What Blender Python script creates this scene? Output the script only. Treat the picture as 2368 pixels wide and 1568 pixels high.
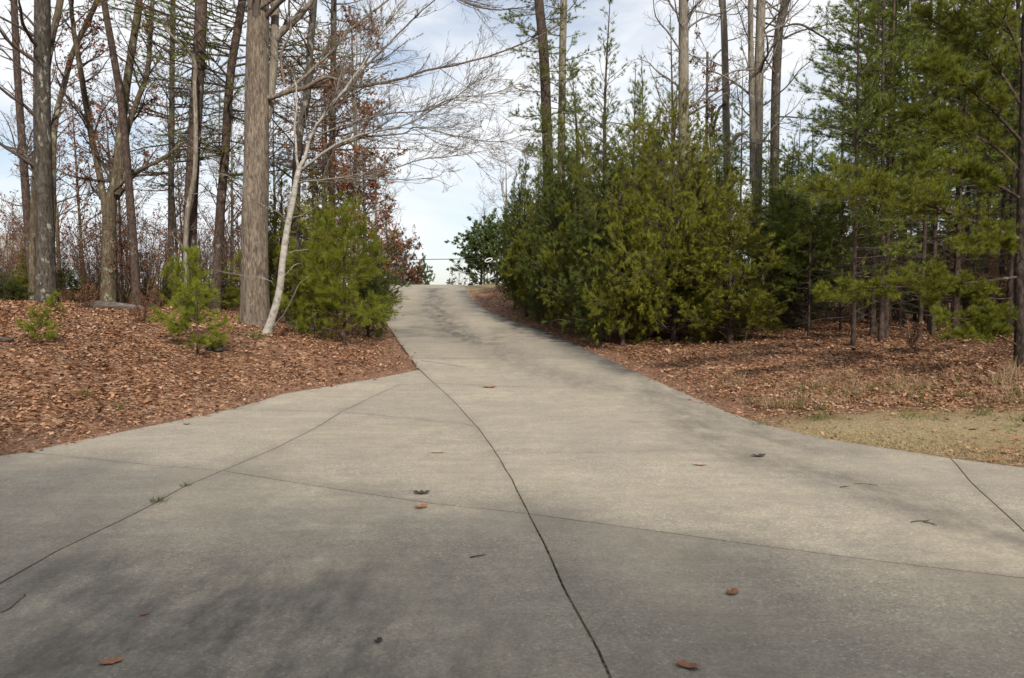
import bpy, math, random
import numpy as np
from mathutils import Vector, noise as mnoise
from mathutils.geometry import delaunay_2d_cdt

for o in list(bpy.data.objects):
    bpy.data.objects.remove(o)
scene = bpy.context.scene
COL = scene.collection

# ------------------------------------------------------------------ camera, sky, sun, exposure
CAM_H = 1.5
PITCH = math.radians(2.66)
FPX = 1806.0                       # focal length in pixels of a 2368 px wide picture (18 mm on a 23.6 mm sensor)
cam_d = bpy.data.cameras.new('camera')
cam = bpy.data.objects.new('camera', cam_d)
COL.objects.link(cam)
cam.location = (0, 0, CAM_H)
cam.rotation_euler = (math.radians(90) - PITCH, 0, 0)
cam_d.sensor_width = 23.6
cam_d.lens = 18.0
cam_d.clip_start = 0.05
cam_d.clip_end = 2000
scene.camera = cam

SUN_EL = math.radians(33)
SUN_AZ = math.atan2(0.27, -0.96)          # the sun stands behind the viewer, a little to the right
to_sun = Vector((math.sin(SUN_AZ) * math.cos(SUN_EL), math.cos(SUN_AZ) * math.cos(SUN_EL), math.sin(SUN_EL)))
sl = bpy.data.lights.new('sun', 'SUN')
sl.energy = 5.0
sl.angle = math.radians(2.2)
sl.color = (1.0, 0.93, 0.82)
sun = bpy.data.objects.new('sun', sl)
COL.objects.link(sun)
sun.location = (0, 0, 50)
sun.rotation_euler = to_sun.to_track_quat('Z', 'Y').to_euler()

world = bpy.data.worlds.new('World')
scene.world = world
world.use_nodes = True
wt = world.node_tree
wt.nodes.clear()
def WN(t, **k):
    n = wt.nodes.new(t)
    for a, b in k.items():
        setattr(n, a, b)
    return n
w_out = WN('ShaderNodeOutputWorld')
w_bg = WN('ShaderNodeBackground')
w_bg.inputs['Strength'].default_value = 0.13
sky = WN('ShaderNodeTexSky', sky_type='NISHITA', sun_disc=False)
sky.sun_elevation = SUN_EL
sky.sun_rotation = SUN_AZ
sky.air_density = 1.0
sky.dust_density = 1.0
w_tc = WN('ShaderNodeTexCoord')
w_map = WN('ShaderNodeMapping')
w_map.inputs['Scale'].default_value = (1.0, 1.0, 3.2)
w_n = WN('ShaderNodeTexNoise')
w_n.inputs['Scale'].default_value = 2.6
w_n.inputs['Detail'].default_value = 6
w_n.inputs['Roughness'].default_value = 0.55
w_n.inputs['Distortion'].default_value = 0.4
w_r = WN('ShaderNodeMapRange')
w_r.inputs['From Min'].default_value = 0.34
w_r.inputs['From Max'].default_value = 0.56
w_r.inputs['To Min'].default_value = 0.22
w_r.inputs['To Max'].default_value = 1.0
w_mix = WN('ShaderNodeMix', data_type='RGBA')
w_mix.inputs['B'].default_value = (7.7, 7.9, 8.2, 1)
wt.links.new(w_tc.outputs['Generated'], w_map.inputs['Vector'])
wt.links.new(w_map.outputs['Vector'], w_n.inputs['Vector'])
wt.links.new(w_n.outputs['Fac'], w_r.inputs['Value'])
wt.links.new(w_r.outputs['Result'], w_mix.inputs['Factor'])
wt.links.new(sky.outputs['Color'], w_mix.inputs['A'])
wt.links.new(w_mix.outputs['Result'], w_bg.inputs['Color'])
wt.links.new(w_bg.outputs['Background'], w_out.inputs['Surface'])

scene.view_settings.view_transform = 'Standard'
scene.view_settings.look = 'None'
scene.view_settings.exposure = 0.0
scene.view_settings.gamma = 1.0
scene.view_settings.use_curve_mapping = False
scene.render.engine = 'CYCLES'
scene.cycles.max_bounces = 6
scene.cycles.diffuse_bounces = 3
scene.cycles.glossy_bounces = 2
scene.cycles.transmission_bounces = 3
scene.cycles.transparent_max_bounces = 6
scene.cycles.caustics_reflective = False
scene.cycles.caustics_refractive = False

# ------------------------------------------------------------------ node helpers and materials
def new_mat(name):
    m = bpy.data.materials.new(name)
    m.use_nodes = True
    m.node_tree.nodes.clear()
    return m

class NT:
    def __init__(s, m):
        s.t = m.node_tree
    def n(s, typ, ins=None, **k):
        nd = s.t.nodes.new(typ)
        for a, b in k.items():
            setattr(nd, a, b)
        if ins:
            for a, b in ins.items():
                if hasattr(b, 'bl_rna') and b.bl_rna.identifier.startswith('NodeSocket'):
                    s.t.links.new(b, nd.inputs[a])
                else:
                    nd.inputs[a].default_value = b
        return nd
    def ramp(s, fac, stops, interp='LINEAR'):
        r = s.n('ShaderNodeValToRGB', {'Fac': fac})
        r.color_ramp.interpolation = interp
        e = r.color_ramp.elements
        while len(e) < len(stops):
            e.new(0.5)
        for i, (p, c) in enumerate(stops):
            e[i].position = p
            e[i].color = (*c, 1) if len(c) == 3 else c
        return r.outputs['Color']
    def mix(s, f, a, b, blend='MIX'):
        m = s.n('ShaderNodeMix', data_type='RGBA', blend_type=blend)
        for k, v in (('Factor', f), ('A', a), ('B', b)):
            if hasattr(v, 'bl_rna'):
                s.t.links.new(v, m.inputs[k])
            else:
                m.inputs[k].default_value = v if k == 'Factor' else (*v, 1)
        return m.outputs['Result']
    def noise(s, vec, scale, detail=4, rough=0.55, dist=0.0):
        n = s.n('ShaderNodeTexNoise', {'Scale': scale, 'Detail': detail, 'Roughness': rough, 'Distortion': dist})
        if vec is not None:
            s.t.links.new(vec, n.inputs['Vector'])
        return n.outputs['Fac']
    def mapping(s, vec, scale=(1, 1, 1), rot=(0, 0, 0)):
        return s.n('ShaderNodeMapping', {'Vector': vec, 'Scale': scale, 'Rotation': rot}).outputs['Vector']
    def math(s, op, a, b=0.0, clamp=False):
        m = s.n('ShaderNodeMath', operation=op, use_clamp=clamp)
        for i, v in enumerate((a, b)):
            if hasattr(v, 'bl_rna'):
                s.t.links.new(v, m.inputs[i])
            else:
                m.inputs[i].default_value = v
        return m.outputs[0]
    def rng(s, v, a, b, c=0.0, d=1.0):
        return s.n('ShaderNodeMapRange', {'Value': v, 'From Min': a, 'From Max': b, 'To Min': c, 'To Max': d}).outputs['Result']
    def attr(s, name):
        return s.n('ShaderNodeAttribute', attribute_name=name).outputs['Fac']
    def obj(s):
        return s.n('ShaderNodeTexCoord').outputs['Object']
    def island(s):
        return s.n('ShaderNodeNewGeometry').outputs['Random Per Island']
    def orand(s):
        return s.n('ShaderNodeObjectInfo').outputs['Random']
    def finish(s, color, rough=0.8, bump=None, bstr=0.3, bdist=0.02, spec=0.3, transl=0.0):
        p = s.n('ShaderNodeBsdfPrincipled', {'Roughness': rough, 'Specular IOR Level': spec})
        if hasattr(color, 'bl_rna'):
            s.t.links.new(color, p.inputs['Base Color'])
        else:
            p.inputs['Base Color'].default_value = (*color, 1)
        if bump is not None:
            b = s.n('ShaderNodeBump', {'Height': bump, 'Strength': bstr, 'Distance': bdist})
            s.t.links.new(b.outputs['Normal'], p.inputs['Normal'])
        sh = p.outputs['BSDF']
        if transl > 0:
            t = s.n('ShaderNodeBsdfTranslucent')
            if hasattr(color, 'bl_rna'):
                s.t.links.new(color, t.inputs['Color'])
            else:
                t.inputs['Color'].default_value = (*color, 1)
            mx = s.n('ShaderNodeMixShader', {'Fac': transl})
            s.t.links.new(sh, mx.inputs[1])
            s.t.links.new(t.outputs['BSDF'], mx.inputs[2])
            sh = mx.outputs['Shader']
        o = s.n('ShaderNodeOutputMaterial')
        s.t.links.new(sh, o.inputs['Surface'])

def mat_bark(name, dark, mid, light, zs=2.0, xs=14.0, lichen=0.0, lich_col=(0.42, 0.44, 0.38), bstr=0.9):
    m = new_mat(name); t = NT(m)
    v = t.obj()
    a = t.noise(t.mapping(v, (xs, xs, zs)), 1.0, 6, 0.65, 0.6)
    b = t.noise(t.mapping(v, (2.2, 2.2, 0.9)), 1.0, 4)
    col = t.ramp(a, [(0.36, dark), (0.50, mid), (0.64, light)])
    col = t.mix(t.rng(b, 0.35, 0.7, 0.0, 0.5), col, dark, 'MIX')
    if lichen > 0:
        l = t.noise(t.mapping(v, (5, 5, 3)), 1.0, 5, 0.7)
        col = t.mix(t.rng(l, 0.62 - lichen * 0.2, 0.70 - lichen * 0.2), col, lich_col)
    col = t.mix(t.rng(t.orand(), 0, 1, 0.0, 0.25), col, mid)
    t.finish(col, 0.9, a, bstr, 0.03, 0.15)
    return m

def mat_needle(name, c0, c1, c2, transl=0.22, rough=0.55, brown=0.0):
    m = new_mat(name); t = NT(m)
    clump = t.noise(t.obj(), 1.6, 3)
    f = t.math('ADD', t.math('MULTIPLY', t.island(), 0.45), t.math('MULTIPLY', clump, 0.62))
    col = t.ramp(f, [(0.25, c0), (0.55, c1), (0.85, c2)])
    if brown > 0:
        r = t.noise(t.obj(), 5.0, 2)
        col = t.mix(t.rng(r, 0.62, 0.75, 0, brown), col, (0.16, 0.075, 0.03))
    col = t.mix(t.rng(t.orand(), 0, 1, 0.0, 0.30), col, c1)
    t.finish(col, rough, spec=0.25, transl=transl)
    return m

def mat_leaves(name, stops, transl=0.2, rough=0.75):
    m = new_mat(name); t = NT(m)
    col = t.ramp(t.island(), stops)
    t.finish(col, rough, spec=0.2, transl=transl)
    return m

M = {}
M['near_bark'] = mat_bark('near_pine_bark', (0.014, 0.011, 0.009), (0.042, 0.031, 0.026), (0.085, 0.064, 0.054), 9, 20)
M['oak_bark'] = mat_bark('oak_bark', (0.062, 0.048, 0.037), (0.165, 0.130, 0.100), (0.28, 0.23, 0.18), 5.5, 26, 0.06, (0.26, 0.25, 0.21), 1.0)
M['pine_bark'] = mat_bark('pine_bark', (0.024, 0.017, 0.014), (0.070, 0.048, 0.038), (0.130, 0.093, 0.075), 8, 18, 0.1, (0.2, 0.2, 0.17))
M['dark_bark'] = mat_bark('dark_bark', (0.024, 0.02, 0.016), (0.065, 0.055, 0.044), (0.125, 0.11, 0.094), 6, 18, 0.22, (0.27, 0.27, 0.23))
M['pale_bark'] = mat_bark('pale_bark', (0.095, 0.08, 0.062), (0.20, 0.172, 0.135), (0.31, 0.272, 0.22), 5.0, 26, 0.12, (0.40, 0.40, 0.34))
M['white_bark'] = mat_bark('white_bark', (0.17, 0.155, 0.135), (0.34, 0.315, 0.28), (0.46, 0.435, 0.39), 12, 9, 0.3, (0.30, 0.31, 0.26), 0.25)
M['brown_bark'] = mat_bark('brown_bark', (0.04, 0.031, 0.021), (0.105, 0.082, 0.055), (0.175, 0.14, 0.098), 5, 20, 0.3, (0.24, 0.25, 0.17))
M['twig'] = mat_bark('twig_bark', (0.06, 0.047, 0.038), (0.12, 0.098, 0.08), (0.19, 0.16, 0.135), 3, 6)
M['pale_twig'] = mat_bark('pale_twig_bark', (0.11, 0.092, 0.075), (0.19, 0.165, 0.138), (0.28, 0.25, 0.21), 3, 6)
M['dark_twig'] = mat_bark('dark_twig_bark', (0.045, 0.035, 0.028), (0.09, 0.07, 0.056), (0.15, 0.12, 0.10), 3, 6)
M['red_twig'] = mat_bark('red_twig_bark', (0.06, 0.04, 0.028), (0.115, 0.078, 0.056), (0.18, 0.125, 0.095), 3, 6)
M['pine'] = mat_needle('pine_needles', (0.048, 0.076, 0.013), (0.14, 0.178, 0.021), (0.26, 0.28, 0.04))
M['white_pine'] = mat_needle('soft_pine_needles', (0.085, 0.115, 0.012), (0.20, 0.225, 0.020), (0.33, 0.325, 0.04), 0.3)
M['cedar'] = mat_needle('cedar_sprays', (0.062, 0.074, 0.009), (0.160, 0.166, 0.014), (0.275, 0.27, 0.03), 0.2, 0.6, 0.2)
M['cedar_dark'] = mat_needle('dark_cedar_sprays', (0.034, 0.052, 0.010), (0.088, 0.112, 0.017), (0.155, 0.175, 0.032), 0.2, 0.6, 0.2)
M['far_pine'] = mat_needle('far_pine_needles', (0.030, 0.050, 0.024), (0.055, 0.080, 0.036), (0.085, 0.11, 0.045), 0.15)
M['bright_bough'] = mat_needle('long_pine_needles', (0.07, 0.092, 0.012), (0.165, 0.185, 0.020), (0.28, 0.285, 0.036), 0.3)
M['magnolia'] = mat_leaves('glossy_evergreen_leaves', [(0, (0.03, 0.052, 0.014)), (0.6, (0.08, 0.12, 0.03)), (1, (0.17, 0.20, 0.06))], 0.2, 0.45)
M['dead_leaf'] = mat_leaves('dead_hanging_leaves', [(0, (0.11, 0.045, 0.022)), (0.5, (0.22, 0.085, 0.035)), (1, (0.34, 0.16, 0.075))], 0.25)
M['beech_leaf'] = mat_leaves('pale_dead_leaves', [(0, (0.22, 0.10, 0.045)), (0.5, (0.36, 0.19, 0.09)), (1, (0.46, 0.30, 0.17))], 0.25)
M['bronze_leaf'] = mat_leaves('bronze_leaves', [(0, (0.05, 0.028, 0.018)), (0.5, (0.12, 0.055, 0.03)), (1, (0.20, 0.10, 0.05))], 0.15, 0.5)
M['litter'] = mat_leaves('leaf_litter', [(0.0, (0.09, 0.045, 0.028)), (0.25, (0.20, 0.095, 0.050)), (0.55, (0.32, 0.160, 0.085)), (0.78, (0.41, 0.23, 0.135)), (0.93, (0.48, 0.31, 0.205)), (1.0, (0.26, 0.20, 0.16))], 0.12, 0.8)
M['crumb'] = mat_leaves('leaf_crumbs', [(0.0, (0.08, 0.045, 0.03)), (0.5, (0.20, 0.11, 0.065)), (1.0, (0.36, 0.24, 0.16))], 0.0, 0.9)
M['straw'] = mat_leaves('dry_grass', [(0.0, (0.24, 0.17, 0.085)), (0.5, (0.40, 0.31, 0.17)), (0.9, (0.50, 0.41, 0.25)), (1.0, (0.16, 0.17, 0.05))], 0.2, 0.7)
M['tan_grass'] = mat_leaves('tan_grass', [(0.0, (0.24, 0.15, 0.08)), (0.5, (0.38, 0.26, 0.15)), (1.0, (0.48, 0.37, 0.24))], 0.2, 0.7)
M['green_grass'] = mat_leaves('green_grass', [(0.0, (0.05, 0.085, 0.02)), (0.5, (0.10, 0.14, 0.03)), (1.0, (0.2, 0.21, 0.06))], 0.25, 0.6)

def build_concrete():
    m = new_mat('concrete'); t = NT(m)
    v = t.obj()
    big = t.noise(v, 0.35, 4, 0.6)
    med = t.noise(v, 1.7, 5, 0.65, 0.5)
    blot = t.noise(v, 5.5, 4, 0.6)
    strk = t.noise(t.mapping(v, (1.1, 5.0, 1.0), (0, 0, math.radians(-6))), 1.0, 5, 0.6, 0.4)
    fine = t.noise(v, 42, 5, 0.75)
    mott = t.noise(v, 13, 4, 0.7)
    grit = t.noise(v, 190, 2, 0.8)
    col = t.ramp(med, [(0.30, (0.39, 0.332, 0.242)), (0.55, (0.485, 0.417, 0.310)), (0.75, (0.56, 0.485, 0.364))])
    col = t.mix(t.rng(big, 0.38, 0.62, 0.0, 0.50), col, (0.30, 0.262, 0.215))
    col = t.mix(t.rng(strk, 0.40, 0.66, 0.0, 0.40), col, (0.25, 0.224, 0.182))
    col = t.mix(t.rng(blot, 0.48, 0.72, 0.0, 0.42), col, (0.235, 0.212, 0.178))
    col = t.mix(t.rng(mott, 0.46, 0.66, 0.0, 0.35), col, (0.22, 0.19, 0.155))
    col = t.mix(t.rng(fine, 0.42, 0.60, 0.0, 0.45), col, (0.19, 0.168, 0.14))
    col = t.mix(t.rng(grit, 0.54, 0.64, 0.0, 0.6), col, (0.12, 0.108, 0.095))
    col = t.mix(t.rng(grit, 0.38, 0.28, 0.0, 0.6), col, (0.60, 0.57, 0.51))
    ag = t.n('ShaderNodeTexVoronoi', {'Vector': v, 'Scale': 85.0})
    agv = t.n('ShaderNodeSeparateColor', {'Color': ag.outputs['Color']}).outputs[0]
    worn = t.rng(t.noise(v, 0.8, 4, 0.6), 0.38, 0.60, 0.25, 1.0)
    col = t.mix(t.math('MULTIPLY', t.rng(agv, 0.55, 1.0, 0.0, 0.42), worn), col, (0.13, 0.115, 0.098))
    col = t.mix(t.math('MULTIPLY', t.rng(agv, 0.12, 0.0, 0.0, 0.45), worn), col, (0.62, 0.58, 0.51))
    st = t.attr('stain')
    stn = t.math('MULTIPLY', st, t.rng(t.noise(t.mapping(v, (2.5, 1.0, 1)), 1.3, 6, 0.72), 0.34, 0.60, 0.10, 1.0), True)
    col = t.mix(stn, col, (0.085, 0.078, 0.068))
    mi = t.math('MULTIPLY', t.attr('cedar_shade'), t.rng(t.noise(v, 2.0, 5, 0.7), 0.32, 0.55, 0.2, 1.0), True)  # shadow of the cedars, painted into the concrete colour
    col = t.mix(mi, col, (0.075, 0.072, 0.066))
    vo = t.n('ShaderNodeTexVoronoi', {'Vector': t.mapping(v, (0.9, 0.9, 1)), 'Scale': 1.0, 'Randomness': 1.0}, feature='DISTANCE_TO_EDGE')
    crk = t.math('MULTIPLY', t.rng(vo.outputs['Distance'], 0.0, 0.005, 1.0, 0.0), t.rng(t.noise(v, 0.45, 2), 0.58, 0.66), True)
    col = t.mix(t.math('MULTIPLY', crk, 0.5), col, (0.14, 0.125, 0.11))
    hsv = t.n('ShaderNodeHueSaturation', {'Color': col, 'Value': t.rng(t.orand(), 0, 1, 0.95, 1.05)})
    t.finish(hsv.outputs['Color'], 0.85, t.math('ADD', fine, grit), 0.6, 0.006, 0.25)
    return m
M['concrete'] = build_concrete()

def build_ground():
    m = new_mat('woodland_soil'); t = NT(m)
    v = t.obj()
    vo = t.n('ShaderNodeTexVoronoi', {'Vector': v, 'Scale': 13.0})
    leafc = t.ramp(t.n('ShaderNodeSeparateColor', {'Color': vo.outputs['Color']}).outputs[0],
                   [(0.0, (0.10, 0.05, 0.03)), (0.4, (0.20, 0.10, 0.055)), (0.75, (0.31, 0.175, 0.10)), (1.0, (0.40, 0.27, 0.18))])
    soil = t.ramp(t.noise(v, 9, 5, 0.7), [(0.3, (0.085, 0.048, 0.032)), (0.6, (0.17, 0.095, 0.06)), (0.8, (0.25, 0.15, 0.10))])
    col = t.mix(t.rng(t.noise(v, 1.2, 4, 0.6), 0.35, 0.55), soil, leafc)
    dirt = t.ramp(t.noise(v, 14, 5, 0.75), [(0.3, (0.14, 0.075, 0.05)), (0.55, (0.25, 0.145, 0.095)), (0.8, (0.36, 0.25, 0.18))])
    col = t.mix(t.attr('dirt'), col, dirt)
    sod = t.ramp(t.noise(v, 26, 5, 0.75), [(0.3, (0.17, 0.125, 0.07)), (0.5, (0.30, 0.235, 0.135)), (0.75, (0.42, 0.345, 0.21))])
    moss = t.ramp(t.noise(v, 20, 4, 0.7), [(0.3, (0.10, 0.095, 0.025)), (0.7, (0.20, 0.185, 0.055))])
    sod = t.mix(t.rng(t.noise(v, 1.3, 4, 0.6), 0.54, 0.68, 0.0, 0.8), sod, moss)
    col = t.mix(t.attr('sod'), col, sod)
    t.finish(col, 0.95, t.noise(v, 30, 5, 0.7), 0.8, 0.03, 0.1)
    return m
M['ground'] = build_ground()

def plain(name, c, rough=0.8, scale=8.0, var=0.25, spec=0.3):
    m = new_mat(name); t = NT(m)
    n = t.noise(t.obj(), scale, 5, 0.65)
    col = t.ramp(n, [(0.3, tuple(x * (1 - var) for x in c)), (0.7, tuple(x * (1 + var) for x in c))])
    t.finish(col, rough, n, 0.4, 0.01, spec)
    return m
M['joint'] = plain('joint_dirt', (0.085, 0.072, 0.055), 0.95, 9, 0.6, 0.1)
def build_joint():
    m = new_mat('joint_grit_and_moss'); t = NT(m)
    v = t.obj()
    col = t.ramp(t.noise(v, 22, 4, 0.7), [(0.32, (0.045, 0.039, 0.03)), (0.48, (0.11, 0.095, 0.07)), (0.60, (0.24, 0.21, 0.165)), (0.70, (0.07, 0.062, 0.045))])
    col = t.mix(t.rng(t.noise(v, 3.2, 3), 0.50, 0.62, 0.0, 0.75), col, (0.12, 0.115, 0.035))
    t.finish(col, 0.95, t.noise(v, 60, 3), 0.8, 0.01, 0.1)
    return m
M['joint_mix'] = build_joint()
M['moss'] = plain('joint_moss', (0.11, 0.105, 0.03), 0.95, 20, 0.6, 0.1)
M['stone'] = plain('field_stone', (0.26, 0.225, 0.18), 0.85, 6, 0.35)
M['log'] = mat_bark('log_bark', (0.06, 0.05, 0.043), (0.13, 0.11, 0.098), (0.20, 0.175, 0.155), 14, 4)
M['rotten'] = plain('rotten_wood', (0.05, 0.04, 0.034), 0.9, 12, 0.5)
M['wire'] = plain('wire_sheath', (0.02, 0.02, 0.022), 0.5, 4, 0.1)
M['ribbon'] = plain('white_plastic', (0.72, 0.72, 0.74), 0.5, 4, 0.04)
M['dark_metal'] = plain('dark_metal', (0.03, 0.032, 0.036), 0.45, 4, 0.2, 0.5)
M['grey_board'] = plain('weathered_board', (0.33, 0.31, 0.285), 0.85, 5, 0.25)
M['leaf_brown'] = plain('dry_brown_leaf', (0.24, 0.105, 0.055), 0.75, 40, 0.35)
M['leaf_orange'] = plain('dry_orange_leaf', (0.29, 0.13, 0.065), 0.75, 40, 0.3)
M['leaf_dark'] = plain('dry_dark_leaf', (0.055, 0.038, 0.03), 0.8, 40, 0.35)
M['leaf_tan'] = plain('dry_tan_leaf', (0.38, 0.26, 0.165), 0.75, 40, 0.25)

# ------------------------------------------------------------------ terrain
def smooth_profile(ys, zs, win):
    g = np.arange(-60, 500, 0.1)
    z = np.interp(g, ys, zs)
    k = int(win / 0.1) | 1
    ker = np.hanning(k + 2)[1:-1]; ker /= ker.sum()
    zp = np.pad(z, k // 2, mode='edge')
    return g, np.convolve(zp, ker, 'valid')
GD, ZD = smooth_profile([-60, 10.6, 13, 15, 17, 20, 25, 31, 35, 38, 41, 46, 60, 90, 150, 500],
                        [0, 0, 0.07, 0.20, 0.33, 0.56, 0.99, 1.66, 2.12, 2.37, 2.45, 2.30, 1.3, -0.6, -3, -8], 3.0)
def h_drive(y):
    return np.interp(y, GD, ZD)

def ray(px, py):
    X = (px - 1184) / FPX; Y = (784 - py) / FPX
    return np.array([X, math.cos(PITCH) + Y * math.sin(PITCH), -math.sin(PITCH) + Y * math.cos(PITCH)])
def at(px, py, d):
    """the point seen at picture position (px, py) that lies d metres ahead of the viewer"""
    r = ray(px, py)
    return np.array([0, 0, CAM_H]) + r * (d / r[1])
def march(px, py, hf):
    r = ray(px, py)
    ts = np.arange(1.5, 60, 0.02)
    P = np.array([0, 0, CAM_H])[None] + r[None] * ts[:, None]
    below = P[:, 2] <= hf(P[:, 0], P[:, 1])
    i = int(np.argmax(below)) if below.any() else len(ts) - 1
    return P[i]
def on_drive(px, py):
    return march(px, py, lambda x, y: h_drive(y))[:2]

L_EDGE = [on_drive(*p) for p in [(0, 1055), (130, 1030), (200, 1015), (400, 975), (540, 945), (600, 928), (650, 912), (760, 893), (870, 875), (970, 855),
                                 (940, 815), (908, 770), (886, 735), (880, 705)]]
R_EDGE = [on_drive(*p) for p in [(1093, 690), (1120, 715), (1200, 745), (1270, 770), (1330, 795), (1400, 827), (1470, 860), (1540, 890), (1620, 925),
                                 (1700, 960), (1780, 985), (1850, 1002), (1950, 1022), (2050, 1037), (2200, 1060), (2368, 1082)]]
CRESTL, CRESTR = (-6.25, 40.0), (-2.45, 40.0)
FARL, FARR = (-8.6, 48.6), (-4.4, 48.6)
POLY = [(-22, -14), (-22, 4.2), (-12, 5.1), (-8, 6.3)] + [tuple(p) for p in L_EDGE] + [(-5.4, 34.0), CRESTL, (-7.1, 44), FARL, FARR, (-3.2, 44), CRESTR, (-1.95, 34.0)] + \
       [tuple(p) for p in R_EDGE] + [(8, 5.6), (13, 4.2), (22, 3.0), (22, -14)]
POLY = np.array(POLY)

def seg_dist(x, y, pl, closed=False):
    P = np.array(pl)
    A = P if closed else P[:-1]
    B = np.roll(P, -1, 0) if closed else P[1:]
    best = np.full(x.shape, 1e9)
    for a, b in zip(A, B):
        d = b - a
        L2 = max(d @ d, 1e-12)
        t = np.clip(((x - a[0]) * d[0] + (y - a[1]) * d[1]) / L2, 0, 1)
        dd = np.hypot(x - a[0] - t * d[0], y - a[1] - t * d[1])
        best = np.minimum(best, dd)
    return best
def inside(x, y, pl):
    P = np.array(pl)
    c = np.zeros(x.shape, bool)
    for a, b in zip(P, np.roll(P, -1, 0)):
        cond = ((a[1] > y) != (b[1] > y))
        if abs(b[1] - a[1]) < 1e-12:
            continue
        xi = (b[0] - a[0]) * (y - a[1]) / (b[1] - a[1]) + a[0]
        c ^= cond & (x < xi)
    return c
def sdf(x, y):
    d = seg_dist(x, y, POLY, True)
    return np.where(inside(x, y, POLY), -d, d)

FL = ([0, 1, 2, 3.2, 4.5, 7, 9, 14, 25, 60, 300], [0, 0.14, 0.46, 0.92, 1.17, 1.34, 1.44, 1.72, 1.95, 0.6, -4])
FR = ([0, 1.5, 3, 4.5, 7, 12, 25, 60, 300], [0, 0.05, 0.18, 0.42, 0.70, 0.95, 1.15, 0.8, -3])
def bumps(x, y):
    return 0.05 * np.sin(x * 0.9 + 1.3 * np.sin(y * 0.5)) * np.sin(y * 0.7 + 0.6) + 0.02 * np.sin(x * 2.7 + y * 1.1) * np.sin(y * 2.3 - x)
def height(x, y, want=False):
    x = np.asarray(x, float); y = np.asarray(y, float)
    s = sdf(x, y)
    d = np.maximum(s, 0)
    hd = h_drive(y)
    cx = np.interp(y, [0, 15, 25, 40, 62], [0, 0.3, -1.2, -4.3, -7.4])
    left = x < cx
    f = np.where(left, np.interp(d, *FL), np.interp(d, *FR))
    f = f - np.maximum(y - 45, 0) * 0.035
    g = np.where(left, 1.0 / (1 + (d / 30) ** 2), 1.0 / (1 + (d / 16) ** 2))
    a = hd * g + np.minimum(d, 4) * np.where(left, 0.02, 0.025 + 0.075 * np.clip((y - 12) / 3, 0, 1) * np.clip((45 - y) / 8, 0, 1))
    k = 0.25
    hmax = 0.5 * (a + f + np.sqrt((a - f) ** 2 + k * k)) - 0.5 * k * np.exp(-d / 1.5)
    hmax = hmax - 0.5 * (np.sqrt((a - f) ** 2 + k * k) - np.abs(a - f)) * 0.0
    w = np.clip(d / 1.2, 0, 1); w = w * w * (3 - 2 * w)
    h = hd * (1 - w) + hmax * w + bumps(x, y) * np.clip(d / 2, 0, 1)
    if want:
        return h, s
    return h
def hz(x, y):
    return float(height(np.array([x]), np.array([y]))[0])
def G(px, py):
    return march(px, py, lambda x, y: height(x, y))

# ------------------------------------------------------------------ geometry helpers
class Geo:
    def __init__(s):
        s.v = []; s.f4 = []; s.f3 = []; s.n = 0
    def add(s, V, quads=None, tris=None):
        V = np.asarray(V, np.float32).reshape(-1, 3)
        s.v.append(V)
        if quads is not None and len(quads):
            s.f4.append(np.asarray(quads, np.int64).reshape(-1, 4) + s.n)
        if tris is not None and len(tris):
            s.f3.append(np.asarray(tris, np.int64).reshape(-1, 3) + s.n)
        s.n += len(V)
        return s
    def mesh(s, name, mat, origin=(0, 0, 0), smooth=False, attrs=None):
        me = bpy.data.meshes.new(name)
        V = np.concatenate(s.v) - np.array(origin, np.float32)[None] if s.v else np.zeros((0, 3), np.float32)
        q = np.concatenate(s.f4) if s.f4 else np.zeros((0, 4), np.int64)
        t = np.concatenate(s.f3) if s.f3 else np.zeros((0, 3), np.int64)
        me.vertices.add(len(V))
        me.vertices.foreach_set('co', V.astype(np.float32).ravel())
        nl = q.size + t.size
        me.loops.add(nl)
        me.loops.foreach_set('vertex_index', np.concatenate([q.ravel(), t.ravel()]).astype(np.int32))
        me.polygons.add(len(q) + len(t))
        st = np.concatenate([np.arange(len(q)) * 4, q.size + np.arange(len(t)) * 3]).astype(np.int32)
        me.polygons.foreach_set('loop_start', st)
        me.polygons.foreach_set('loop_total', np.concatenate([np.full(len(q), 4), np.full(len(t), 3)]).astype(np.int32))
        if smooth:
            me.polygons.foreach_set('use_smooth', np.ones(len(q) + len(t), bool))
        if attrs:
            for k, a in attrs.items():
                at_ = me.attributes.new(k, 'FLOAT', 'POINT')
                at_.data.foreach_set('value', np.asarray(a, np.float32))
        me.materials.append(mat)
        me.update(calc_edges=True)
        return me

def nrm(a):
    return a / np.maximum(np.linalg.norm(a, axis=-1, keepdims=True), 1e-9)

def tubes(P, R, s=3):
    N, K, _ = P.shape
    T = nrm(P[:, -1] - P[:, 0])
    ref = np.where(np.abs(T[:, 2:3]) < 0.9, np.array([[0, 0, 1.0]]), np.array([[1.0, 0, 0]]))
    A = nrm(np.cross(T, ref)); B = np.cross(T, A)
    an = 2 * np.pi * np.arange(s) / s
    ring = A[:, None, None, :] * np.cos(an)[None, None, :, None] + B[:, None, None, :] * np.sin(an)[None, None, :, None]
    V = (P[:, :, None, :] + R[:, :, None, None] * ring).reshape(-1, 3)
    k = np.arange(K - 1); j = np.arange(s)
    a = (k[:, None] * s + j[None]); b = (k[:, None] * s + (j[None] + 1) % s)
    q = np.stack([a, b, b + s, a + s], -1).reshape(-1, 4)
    Q = (q[None] + (np.arange(N) * K * s)[:, None, None]).reshape(-1, 4)
    return V, Q

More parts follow.
